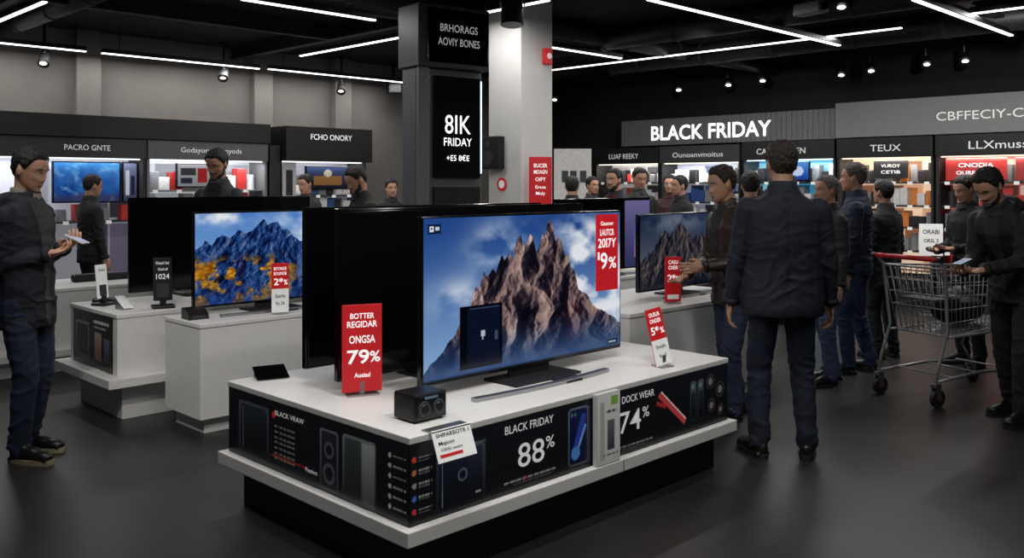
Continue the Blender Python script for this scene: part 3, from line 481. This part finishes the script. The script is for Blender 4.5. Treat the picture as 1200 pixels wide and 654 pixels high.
# ------------------------------------------------------------------ people
def remesh(g,vox,sm):
    me=bpy.data.meshes.new('r'); bmesh.ops.recalc_face_normals(g.b,faces=g.b.faces[:]); g.b.to_mesh(me); g.b.free()
    o=bpy.data.objects.new('r',me)
    r=o.modifiers.new('r','REMESH'); r.mode='VOXEL'; r.voxel_size=vox; s=o.modifiers.new('s','SMOOTH'); s.factor=.5; s.iterations=sm
    m2=evaluated(o); bpy.data.meshes.remove(me); return m2
def crumple(me,amp,joints=(),seed=0,low=0):
    nn=noise.noise; o=V((seed*3.1,seed*1.7,0)); js=[(V(p),r) for p,r in joints]; out=[]
    for v in me.vertices:
        p=v.co; w=nn(p*4+o)*1.5
        a=nn(V((p.x*5+p.z*2.5+w,p.y*5,p.z*6-p.x*3+w))+o); b=nn(V((p.x*7-p.z*6,p.y*7+w,p.z*14+p.x*5+w))+o)
        k=.6
        for c,r in js: k+=1.5*max(0,1-(p-c).length/r)
        if low and p.z<.32: k+=2.0*(.32-p.z)/.32
        out.append(p+v.normal*amp*k*(a*.6+(.42-min(1,abs(b)*3.2))*1.0))
    me.vertices.foreach_set('co',np.array(out,dtype=np.float32).ravel()); me.update()
def patch(me,cond,off,mat,name,parent):
    b=bmesh.new(); b.from_mesh(me); b.normal_update()
    bmesh.ops.delete(b,geom=[f for f in b.faces if not cond(f.calc_center_median())],context='FACES')
    if not b.faces: b.free(); return
    for v in b.verts: v.co+=v.normal*off
    m=bpy.data.meshes.new(name); b.to_mesh(m); b.free(); return mob(name,m,mat,parent,True)
def ik(a,c,l1,l2,h):
    d=c-a; L=d.length
    if L>(l1+l2)*.995: c=a+d*((l1+l2)*.995/L); d=c-a; L=d.length
    k=(l1*l1-l2*l2+L*L)/(2*L); hh=math.sqrt(max(0,l1*l1-k*k)); u=d/L; h=V(h); h=(h-u*h.dot(u)).normalized()
    return a+u*k+h*hh,c
HP=np.array([(-.118,.012,-.06,-.03),(-.112,.028,-.074,-.004),(-.1,.042,-.0815,.02),(-.085,.054,-.083,.043),(-.065,.062,-.086,.06),(-.04,.068,-.0865,.078),(-.02,.0715,-.0865,.09),(.003,.0745,-.0865,.099),(.022,.0755,-.0905,.102),(.045,.0755,-.0885,.103),(.072,.070,-.079,.097),(.096,.055,-.056,.080),(.111,.034,-.028,.055),(.118,.010,-.002,.028)])
def head_pts(nr=40,ns=44):
    zs=-.118+.236*(.5-.5*np.cos(np.linspace(.12,PI-.12,nr))); th=np.arange(ns)*2*PI/ns
    w=np.interp(zs,HP[:,0],HP[:,1]); f=np.interp(zs,HP[:,0],HP[:,2]); b=np.interp(zs,HP[:,0],HP[:,3])
    c,s=np.cos(th),np.sin(th); X=w[:,None]*(np.sign(c)*abs(c)**.9)[None,:]; Y=((f+b)/2)[:,None]+((b-f)/2)[:,None]*(np.sign(s)*abs(s)**.88)[None,:]; Z=np.repeat(zs[:,None],ns,1)
    fr=np.clip(-s*2.2,0,1)[None,:]; ax=abs(X); ga=lambda v,m,sg: np.exp(-((v-m)/sg)**2)
    sx=np.interp(Z,[-.045,-.03,.015],[.0165,.0135,.008]); d=-np.interp(Z,[-.052,-.043,-.034,-.012,.012,.03],[0,.012,.027,.016,.005,0])*np.exp(-(X/sx)**2)
    d=d-.007*ga(ax,.0155,.007)*ga(Z,-.037,.008)+.011*ga(ax,.031,.015)*ga(Z,.002,.011)-.0055*ga(ax,.03,.022)*ga(Z,.024,.008)-.005*ga(ax,.046,.016)*ga(Z,-.022,.014)
    d=d-.0065*ga(X,0,.019)*ga(Z,-.0595,.0055)-.0075*ga(X,0,.016)*ga(Z,-.0745,.0055)+.004*ga(X,0,.024)*ga(Z,-.067,.003)+.005*ga(X,0,.02)*ga(Z,-.086,.006)-.006*ga(X,0,.018)*ga(Z,-.102,.012)+.004*ga(ax,.042,.014)*ga(Z,-.055,.016)
    return X,Y+d*fr,Z
HX,HY_,HZ=head_pts()
def shell(HM,mask,thick,name,mat,parent,seed,nz=.3,fq=60,tex=0,grow=0):
    nr,ns=HX.shape; b=bmesh.new(); cen=np.stack([np.zeros_like(HX),np.full_like(HX,.01),np.clip(HZ,-.04,.04)],-1); P=np.stack([HX,HY_,HZ],-1); D=P-cen; D/=np.linalg.norm(D,axis=-1,keepdims=True)
    vs={}
    def vert(i,j):
        j%=ns
        if (i,j) not in vs:
            m=min(1,max(0,mask[i,j])); th=thick*(1+grow*max(0,(HZ[i,j]-.03)/.09)); t=th*(m**.6)-.003*(1-m); p=V(P[i,j])+V(D[i,j])*t*(1+nz*noise.noise(V(P[i,j])*fq+V((seed,0,0)))*1.6); vs[i,j]=b.verts.new(p)
        return vs[i,j]
    for i in range(nr-1):
        for j in range(ns):
            if max(mask[i,j],mask[i+1,j],mask[i,(j+1)%ns],mask[i+1,(j+1)%ns])>0: b.faces.new((vert(i,j),vert(i,j+1),vert(i+1,j+1),vert(i+1,j)))
    if mask[nr-1].min()>0: b.faces.new([vert(nr-1,j) for j in range(ns)])
    bmesh.ops.recalc_face_normals(b,faces=b.faces[:])
    if tex:
        bmesh.ops.subdivide_edges(b,edges=b.edges[:],cuts=2,use_grid_fill=True,smooth=.3); b.normal_update()
        for v in b.verts:
            p=v.co; a=math.atan2(p.x,-p.y); w=noise.noise(p*30+V((seed,3,0)))
            n=noise.noise(V((a*14+w*2,p.z*50,seed)))+.8*noise.noise(V((a*34,p.z*70+w*3,seed+4)))
            v.co=p+v.normal*tex*n
    b.transform(HM); me=bpy.data.meshes.new(name); b.to_mesh(me); b.free(); return mob(name,me,mat,parent,True)
def person(label,x,y,yaw,H=1.76,w=1.,lean=0,side=0,hp=0,hy=0,wr=None,wl=None,feet=((.1,0,12),(-.1,.02,-12)),jac=(24,28,40),pan=(28,34,50),hair=(22,18,16),skin=(192,146,120),shoe=(18,18,20),sole=(30,30,30),hem=.8,vox=.010,face=True,beard=None,hood=False,curl=.6,belly=0,jr=.75,pr=(None,None),shirt=None,group=None,yoke=None,open_=None,hth=.012,hl=.078,grow=.5,fold=.0075,flare=0,vent=False):
    s=H/1.765; t=E('person',label,'person',(x,y,0),R(yaw),group); t.scale=(s,s,s)
    SK=M(skin,.5,var=.1,scale=18); HA=M(hair,.6,var=.5,scale=120,bump=.8); JA=M(jac,jr,var=.18,scale=60,bump=.15); PA=M(pan,.85,var=.25,scale=9,bump=.06)
    def bd(p):
        p=V(p); h=p.z-.95
        if h<=0: return p
        a=lean*min(1,h/.35); p=V((p.x,p.y*math.cos(a)-h*math.sin(a),.95+h*math.cos(a)+p.y*math.sin(a))); a=side*min(1,h/.35); h=p.z-.95
        return V((p.x*math.cos(a)+h*math.sin(a),p.y,.95+h*math.cos(a)-p.x*math.sin(a)))
    def rings(g,L,n=18,f=bd): g.loft([[f((rx*math.cos(i*2*PI/n),yo+ry*math.sin(i*2*PI/n),z)) for i in range(n)] for z,rx,ry,yo in L])
    hc=bd((0,-.025,1.647)); HM=Mx.Translation(hc)@Mx.Rotation(R(hy),4,'Z')@Mx.Rotation(hp+lean*.7,4,'X')
    g=G(); rings(g,[(.84,.12,.09,0),(.92,.148,.104,.01),(1.0,.14,.098,0),(1.1,.13,.09,0),(1.22,.145,.1,0),(1.34,.155,.1,.005),(1.41,.14,.085,.01),(1.46,.09,.068,.01),(1.5,.06,.06,.01)])
    g.cap(bd((0,.014,1.45)),HM@V((0,.022,-.05)),.06,.055,14)
    g.loft([[HM@V((HX[i,j],HY_[i,j],HZ[i,j])) for j in range(HX.shape[1])] for i in range(HX.shape[0])])
    for sg in (1,-1): g.ell((0,0,0),(.009,.019,.032),HM@Mx.Translation((.077*sg,.014,-.008))@Mx.Rotation(.3*sg,4,'Z')@Mx.Rotation(-.15,4,'X'))
    hands=[]; arms=[]; legs=[]
    for sg,wt,pn in ((1,wl,pr[0]),(-1,wr,pr[1])):
        sh=bd((.158*sg*w,.012,1.40)); tw=V(wt) if wt else V((sg*(.2*w+.03),-.05,.855))
        el,wrp=ik(sh,tw,.29,.26,(sg*.4,1,-.25)); arms.append((sh,el,wrp))
        g.cap(sh,el,.044,.036).cap(el,wrp,.036,.026)
        d=(wrp-el).normalized(); nr=V(pn) if pn else (V((-sg,0,0)) if not wt else V((0,0,1)))
        nr=(nr-d*nr.dot(d)).normalized(); wd=nr.cross(d)
        th=V((0,-1,0)) if not wt else V((-sg,0,.6))
        if wd.dot(th)<0: wd=-wd
        h=G(); Tm=Mx.Identity(4)
        for i in range(3): Tm[i][0]=wd[i];Tm[i][1]=nr[i];Tm[i][2]=d[i];Tm[i][3]=wrp[i]
        h.ell((0,0,.05),(.041,.016,.052),Tm); h.cap(wrp-d*.03,wrp+d*.03,.026,.025)
        for f,(ox,fl) in enumerate(((.031,.95),(.0105,1.05),(-.0105,.98),(-.031,.78))):
            p=Tm@V((ox,0,.083)); ang=0
            for L,k in ((.043,.5),(.027,.8),(.021,.6)):
                ang+=curl*k; dd=(d*math.cos(ang)+nr*math.sin(ang)+wd*ox*2).normalized(); p2=p+dd*L*fl; h.cap(p,p2,.0088,.0078,8); p=p2
        p=Tm@V((.025,.004,.02)); p2=Tm@V((.052,.014,.052)); p3=Tm@V((.054,.026,.085)); h.cap(p,p2,.014,.0105,8).cap(p2,p3,.0105,.0085,8)
        hands.append(h)
    for i,(fx,fy,fa) in enumerate(feet):
        sg=1 if i==0 else -1; hip=V((.09*sg,0,.9)); an=V((fx,fy,.085)); kn,an2=ik(hip,an,.415,.408,(sg*.15,-1,0)); legs.append((hip,kn,an,fa,sg))
        fd=V((math.sin(R(fa)),-math.cos(R(fa)),0)); g.cap(hip,kn,.076,.052).cap(kn,an,.048,.036).cap(an+V((0,0,-.03)),an+fd*.14+V((0,0,-.05)),.036,.028)
    body=remesh(g,.0058 if vox<.0095 else vox*.75,1)
    bm=bmesh.new(); bm.from_mesh(body)
    for h in hands:
        hm=remesh(h,.0045 if vox<.011 else .007,1); bm.from_mesh(hm); bpy.data.meshes.remove(hm)
    bm.to_mesh(body); bm.free(); mob('body',body,SK,t,True)
    e=belly; fl=flare; g=G(); rings(g,[(hem,.172*w+fl,.132+e+fl*.6,0),(hem+.04,.175*w+fl,.137+e+fl*.6,0),(1.0,.172*w+fl,.136+e,-e*.4),(1.1,.165*w+fl,.13+e,-e*.4),(1.22,.175*w+fl*.5,.134+e*.6,0),(1.34,.188*w,.130,.005),(1.39,.18*w,.118,.01),(1.43,.155*w,.105,.012),(1.465,.12,.095,.012),(1.49,.095,.088,.012),(1.53,.08,.082,.008)])
    jt=[]
    for sh,el,wp in arms:
        e2=el+(wp-el)*.93; g.cap(sh+V((0,0,-.012)),el,.066*(1+.4*(w-1)),.056,12).cap(el,e2,.057,.044,12); jt+=[(el,.17),(e2,.12)]
    if hood: g.ell(bd((0,.115,1.445)),(.125,.065,.085)).cap(bd((-.085,.02,1.475)),bd((-.05,.1,1.45)),.04,.055).cap(bd((.085,.02,1.475)),bd((.05,.1,1.45)),.04,.055)
    me=remesh(g,vox*.95,3); crumple(me,fold,jt+[(V((0,-.1,.92)),.25),(V((0,.12,1.02)),.22)],seed=x); mob('jacket',me,JA,t,True)
    dk=tuple(int(c*.75) for c in jac); DK=M(dk,jr,var=.18,scale=60)
    patch(me,lambda c:c.z<hem+.05 and abs(c.x)<.185*w+fl,.003,DK,'hem_band',t)
    if yoke: patch(me,lambda c:c.z>1.335+.02*abs(c.x),.004,M(yoke,jr,var=.15,scale=60,bump=.15),'shoulder_panel',t)
    if open_: patch(me,lambda c:c.y<0 and abs(c.x)<.022+.1*max(0,c.z-1.0) and hem+.03<c.z<1.49,.003,M(open_,.85,var=.15,scale=40),'shirt',t)
    if face and vox<.0105:
        for sg in (1,-1): patch(me,lambda c:c.y<-.05 and abs(c.x-.105*sg)<.042 and abs(c.z-(hem+.15)-.25*sg*(c.x-.105*sg))<.011,.006,M(tuple(int(c*.5) for c in jac),jr),'pocket',t)
    if vent: patch(me,lambda c:c.y>0 and abs(c.x)<.007 and hem<c.z<1.44,.002,DK,'back_seam',t)
    n=20; g=G(); ro=[]
    for z,a,b in ((1.46,.092,.094),(1.51,.082,.086),(1.545,.076,.082),(1.55,.068,.073),(1.47,.075,.08)): ro.append([bd((a*math.cos(i*2*PI/n),.006+b*math.sin(i*2*PI/n),z-.035*max(0,-math.sin(i*2*PI/n))*(z>1.49))) for i in range(n)])
    g.loft(ro); g.ob('collar',M(shirt,.8) if shirt else M(tuple(int(c*1.15) for c in jac),jr,var=.18,scale=60),t,True)
    for sg,(sh,el,wp) in zip((1,-1),arms):
        d=(wp-el).normalized(); e2=el+(wp-el)*.9; G().cyl(e2,e2+d*.035,.0485,.046,14).ob('cuff',DK,t,True)
    g=G(); rings(g,[(.79,.12,.1,0),(.85,.158,.122,.01),(.93,.166,.127,.01),(1.0,.158,.12,0),(1.05,.145,.11,0)]); jt=[]
    for hip,kn,an,fa,sg in legs: g.cap(hip,kn,.096,.072,12).cap(kn,an+V((0,.01,-.005)),.071,.06,12); jt+=[(kn,.15),(V((hip.x,-.05,.82)),.16)]
    me=remesh(g,vox*.95,2); crumple(me,.0065,jt,seed=x+5,low=1); mob('trousers',me,PA,t,True)
    for hip,kn,an,fa,sg in legs:
        T=Mx.Translation((an.x,an.y,0))@Mx.Rotation(R(fa),4,'Z'); g=G()
        for c,r in (((0,.012,.055),(.042,.058,.05)),((0,-.06,.052),(.044,.09,.045)),((0,-.145,.042),(.046,.072,.034)),((0,-.01,.085),(.043,.05,.03))): g.ell(c,r,T)
        g.box(-.042,.042,-.2,.06,.018,.03,0,T); so=mob('shoe',remesh(g,.009,2),M(shoe,.4,var=.1),t,True)
        ol=[(math.copysign(abs(math.cos(a))**.7,math.cos(a))*(.049 if math.sin(a)<.2 else .043),-.07+.148*math.copysign(abs(math.sin(a))**.8,math.sin(a)),0) for a in [i*2*PI/20 for i in range(20)]]
        G().prism([T@V(p) for p in ol],(0,0,.026)).ob('sole',M(sole,.6),so)
    an=np.arctan2(abs(HX),-(HY_-.01)); line=np.interp(an,[0,.45,.8,1.05,1.25,1.5,1.75,2.0,2.4,3.2],[hl,hl+.004,hl-.012,.03,.0,.012,.03,-.02,-.06,-.075])
    tx=.0035 if vox<.0095 else 0
    shell(HM,(HZ-line)/.022,hth,'hair',HA,t,x,tex=tx,grow=grow)
    if beard:
        top=np.interp(an,[0,.25,.45,.8,1.1,1.3],[-.088,-.084,-.06,-.055,-.02,.01]); m=np.minimum((top-HZ)/.012,(1.38-an)/.12)
        must=np.minimum((.010-abs(HZ+.049))/.006,(.45-an)/.1); shell(HM,np.maximum(m,must*.7),.0028,'beard',M(tuple(int(c*1.9+12) for c in hair),.8,var=.5,scale=160),t,x,.3,90)
    if face:
        for sg in (1,-1):
            g=G(); g.ell((.031*sg,-.0665,.002),(.0135,.0115,.0085),HM); g.mi=1; g.ell((.031*sg,-.0735,.0015),(.0062,.0055,.0062),HM); g.ob('eye',[M((190,182,174),.3),M((30,20,16),.2)],t,True)
            g=G(); g.cap(HM@V((.016*sg,-.0735,.011)),HM@V((.031*sg,-.0775,.0125)),.003,.0032,6).cap(HM@V((.031*sg,-.0775,.0125)),HM@V((.046*sg,-.069,.008)),.0032,.0025,6); g.ob('eyelid',SK,t,True)
            g=G(); g.cap(HM@V((.014*sg,-.0895,.027)),HM@V((.034*sg,-.0875,.030)),.0036,.0036,6).cap(HM@V((.034*sg,-.0875,.030)),HM@V((.05*sg,-.0765,.026)),.0034,.002,6); g.ob('eyebrow',HA,t,True)
        g=G(); g.cap(HM@V((-.021,-.0885,-.067)),HM@V((0,-.0925,-.0665)),.0025,.003,6).cap(HM@V((0,-.0925,-.0665)),HM@V((.021,-.0885,-.067)),.003,.0025,6); g.ob('mouth',M((120,72,64),.5),t,True)
    return t,Mx.Translation((x,y,0))@Mx.Rotation(R(yaw),4,'Z')@Mx.Scale(s,4)
def phone(label,Mt,p,rx,mat):
    P=Mt@V(p); t=E('smartphone',label,'smartphone',P,math.atan2(Mt[1][0],Mt[0][0])); T=Mx.Rotation(R(rx),4,'X')
    G().box(-.034,.034,-.066,.066,-.004,.004,.003,T).ob('case',mat,t); G().box(-.03,.03,-.06,.06,.004,.005,0,T).ob('screen',M((150,160,180),.2,emit=.4),t)
_,m=person('man in dark hooded jacket at the left looking down at a phone',-2.80,5.22,80,1.77,w=.98,wl=(.05,-.2,1.2),wr=(-.07,-.19,1.17),hp=.3,feet=((.1,.06,5),(-.1,-.04,-5)),jac=(20,24,34),pan=(26,35,57),hair=(24,19,16),hem=.75,hood=True,shirt=(130,120,112),open_=(58,56,58),sole=(150,140,110),curl=.8,vox=.009,flare=.008)
phone('pale smartphone held by the man in the hooded jacket',m,(-.01,-.325,1.255),22,M((170,170,170),.3))
person('man in black seen partly from behind at the left wall',-4.4,9.45,140,1.66,jac=(24,24,27),pan=(24,24,28),vox=.012,hp=.15)
person('man in dark jacket facing the camera and looking down between the left screens',-2.63,8.1,-12,1.87,hp=.38,jac=(34,34,40),pan=(24,24,28),wl=(.12,-.3,1.15),wr=(-.12,-.3,1.13),vox=.009,shirt=(50,52,60),skin=(186,138,112),beard=True,open_=(20,20,24))
person('man in black looking down beside the kiosk',-1.3,8.1,-55,1.73,hp=.42,lean=.12,jac=(22,22,25),pan=(22,22,25),wl=(.1,-.3,1.1),vox=.010,beard=True)
person('distant man with dark hair before the left wall screen',-2.5,11.0,-30,1.68,jac=(40,40,44),pan=(24,24,28),vox=.013,hp=.2)
person('distant shopper in dark clothes just left of the kiosk',-1.55,11.6,20,1.62,jac=(30,30,34),pan=(24,24,28),vox=.013)
person('distant person in black seen from behind right of the column',.69,10.4,170,1.65,jac=(24,24,27),pan=(24,24,28),vox=.013,face=False)
person('man in navy jacket facing left behind the biggest television',1.12,9.85,-40,1.73,jac=(24,28,44),pan=(24,24,28),vox=.011,beard=True,open_=(90,34,34))
person('man in dark green jacket behind the red price sign, farther back',1.48,10.55,15,1.75,jac=(36,42,40),pan=(24,24,28),vox=.012,hp=.2,open_=(70,70,72))
person('distant man in black looking left past the leather jacket man',1.92,10.3,-70,1.66,jac=(26,26,30),pan=(24,24,28),vox=.012)
person('distant shopper in grey jacket between the two men behind the television',1.05,11.9,30,1.66,jac=(58,58,62),pan=(24,24,28),vox=.013)
person('distant shopper in dark red jacket near the script lettered bay',2.05,11.7,-20,1.68,jac=(58,28,28),pan=(24,24,28),vox=.013)
person('man in dark brown leather jacket reaching for a price sign on the right counter',1.49,6.1,-72,1.69,w=1.06,lean=.1,hp=.14,wl=(.12,-.30,1.08),wr=(-.12,-.3,1.0),feet=((.1,-.06,8),(-.1,.1,-8)),jac=(52,39,31),jr=.4,pan=(44,54,78),hair=(44,34,28),shoe=(26,24,22),vox=.009,pr=((-1,0,0),(0,0,1)),curl=.5,open_=(44,44,48))
person('head of a shopper showing behind the leather jacket man',2.02,7.65,165,1.67,jac=(24,24,27),pan=(24,24,28),vox=.012,face=False)
person('broad man in navy jacket standing with his back to the camera',1.56,5.22,176,1.81,w=1.24,belly=.025,feet=((.13,0,18),(-.13,.02,-16)),jac=(19,25,41),pan=(21,28,46),hair=(46,36,30),hem=.80,vox=.009,face=False,shoe=(26,22,20),fold=.0055,flare=.012,vent=True)
person('older man in dark grey jacket half hidden behind the broad navy man',2.5,7.15,-75,1.63,jac=(40,40,44),pan=(56,69,100),hair=(110,106,102),vox=.009,feet=((.1,-.05,8),(-.1,.12,-8)))
person('grey haired man in navy jacket and jeans facing left away from the camera',2.87,7.55,-115,1.74,jac=(26,35,58),pan=(48,62,94),hair=(96,88,80),vox=.009,hem=.82,feet=((.1,-.06,8),(-.1,.1,-8)),yoke=(30,40,66))
person('man in black coat behind the grey haired man near the cart',3.38,8.2,-150,1.6,jac=(22,22,25),pan=(24,24,28),vox=.011,hem=.7)
person('shopper in black jacket standing behind the cart, head bowed to the left',3.98,7.85,-70,1.64,hp=.3,lean=.08,jac=(26,26,30),pan=(24,24,28),vox=.010,wl=(.1,-.3,1.1),wr=(-.1,-.3,1.08))
person('distant shopper in dark blue jacket in the right aisle',3.1,10.1,-60,1.66,jac=(30,36,56),pan=(24,24,28),vox=.013)
_,m=person('bearded man in black jacket bending over the shopping cart',3.37,6.05,-62,1.73,w=1.06,lean=.4,hp=.34,wl=(.07,-.44,1.04),wr=(-.08,-.44,1.03),jac=(28,28,32),pan=(26,27,32),beard=True,hood=True,vox=.009,feet=((.11,-.1,8),(-.11,.12,-8)),curl=.8,open_=(50,50,54))
phone('dark smartphone held over the cart by the bearded man',m,(0,-.56,1.095),15,BLACK)
print('PEOPLE BUILT',time.time()-T0)
# ------------------------------------------------------------------ cart
ct=E('shopping_cart','chrome wire shopping cart with red handle on the right','shopping cart',(2.88,6.58,0),R(28)); ct.scale=(1.1,1.1,1.04)
CL=1.02; k_=.85
def bx(f,top):
    x=.06+CL*f if top else .14+(CL-.16)*f; w=(.28-.05*f)*k_ if top else (.23-.03*f)*k_; z=(.93-.05*f) if top else (.46+.04*f); return x,w,z
def bp(f,sd,h):
    a=V((bx(f,1)[0],sd*bx(f,1)[1],bx(f,1)[2])); b=V((bx(f,0)[0],sd*bx(f,0)[1],bx(f,0)[2])); return b.lerp(a,h)
g=G()
for h,r in ((0,.007),(.2,.0034),(.4,.0034),(.6,.0034),(.8,.0034),(1,.009)):
    P=[bp(0,-1,h),bp(1,-1,h),bp(1,1,h),bp(0,1,h)]
    for a,b in zip(P,P[1:]+P[:1]): g.tube([a,b],r,6)
for i in range(21):
    f=i/20
    for sd in (-1,1): g.tube([bp(f,sd,0),bp(f,sd,1)],.003,5)
    g.tube([bp(f,-1,0),bp(f,1,0)],.003,5)
for i in range(1,9):
    s_=-1+2*i/9
    for f in (0,1): g.tube([V((bp(f,1,0).x,s_*bx(f,0)[1],bp(f,1,0).z)),V((bp(f,1,1).x,s_*bx(f,1)[1],bp(f,1,1).z))],.003,5)
    g.tube([V((bp(0,1,0).x,s_*bx(0,0)[1],.46)),V((bp(1,1,0).x,s_*bx(1,0)[1],.5))],.003,5)
g.ob('basket',CHROME,ct,True)
g=G(); a_=.28*k_; b_=.26*k_
for sd in (-1,1):
    g.tube([(-.02,sd*a_,1.0),(.05,sd*a_,.94),(.1,sd*b_,.5),(.02,sd*b_,.3),(-.02,sd*b_,.15)],.011); g.tube([(.1,sd*b_,.46),(.5,sd*.2,.46),(.93,sd*.18,.49)],.009); g.tube([(-.02,sd*b_,.17),(.45,sd*.2,.19),(.9,sd*.18,.16)],.011); g.tube([(.9,sd*.18,.5),(.8,sd*.18,.3),(.9,sd*.18,.16)],.009)
for x,ww in ((.15,.21),(.45,.2),(.75,.19)): g.tube([(x,-ww,.185),(x,ww,.185)],.006)
g.ob('frame',CHROME,ct,True)
G().cyl((-.02,-a_,1.0),(-.02,a_,1.0),.018,seg=14).ob('handle',M((190,30,34),.35),ct,True)
for sd in (-1,1): G().cyl((-.02,sd*a_,1.0),(-.02,sd*(a_+.03),1.0),.021,seg=12).ob('handle_cap',BLACK,ct)
g=G()
for i in range(8): g.tube([(.1,-.17+.34*i/7,.9),(.26,-.15+.3*i/7,.62)],.003,5)
g.tube([(.1,-.19,.9),(.1,.19,.9)],.005); g.tube([(.26,-.16,.62),(.26,.16,.62)],.005); g.box(.08,.24,-.14,.14,.7,.71,.003); g.ob('child_seat',M((60,60,64),.4,.3),ct)
for x,sd in ((-.02,b_),(-.02,-b_),(.9,.18),(.9,-.18)):
    w_=G().cyl((x+.02,sd-.013,.06),(x+.02,sd+.013,.06),.06,seg=20).ob('caster_wheel',M((40,36,36),.6),ct); G().box(x-.01,x+.03,sd-.022,sd-.015,.05,.16).box(x-.01,x+.03,sd+.015,sd+.022,.05,.16).box(x-.02,x+.02,sd-.022,sd+.022,.135,.16,.003).ob('fork',SILVER,w_); G().cyl((x+.02,sd-.02,.06),(x+.02,sd+.02,.06),.02).ob('hub',M((150,40,40),.5),w_)
ca,sa=math.cos(R(28)),math.sin(R(28))
t=E('shopping_bag','dark soft bag lying in the wire shopping cart','bag',(2.88+.55*ca,6.58+.55*sa,.51),R(28)); g=G().ell((0,0,.12),(.26,.15,.12)).ell((.06,.03,.2),(.15,.11,.09)).ell((-.14,-.02,.16),(.1,.1,.09)); mob('bag_body',remesh(g,.01,2),M((22,22,25),.6),t,True); G().tube([(.0,-.05,.26),(.0,-.03,.33),(0,.03,.33),(0,.05,.26)],.007).ob('bag_handle',BLACK,t,True)
# ------------------------------------------------------------------ camera, world
wd=bpy.data.worlds.new('World'); S.world=wd; wd.use_nodes=True; wd.node_tree.nodes['Background'].inputs['Color'].default_value=(.75,.8,.9,1); wd.node_tree.nodes['Background'].inputs['Strength'].default_value=.045
cd=bpy.data.cameras.new('Camera'); cam=bpy.data.objects.new('Camera',cd); C.objects.link(cam); cam.location=(0,0,1.57); cam.rotation_euler=(PI/2,0,0)
cd.sensor_width=36; cd.lens=1060/1200*36; cd.shift_y=-.0925; cd.clip_end=100; S.camera=cam
S.view_settings.view_transform='Standard'; S.view_settings.exposure=0
bpy.data.scenes.remove(TS)
print('DONE',time.time()-T0)
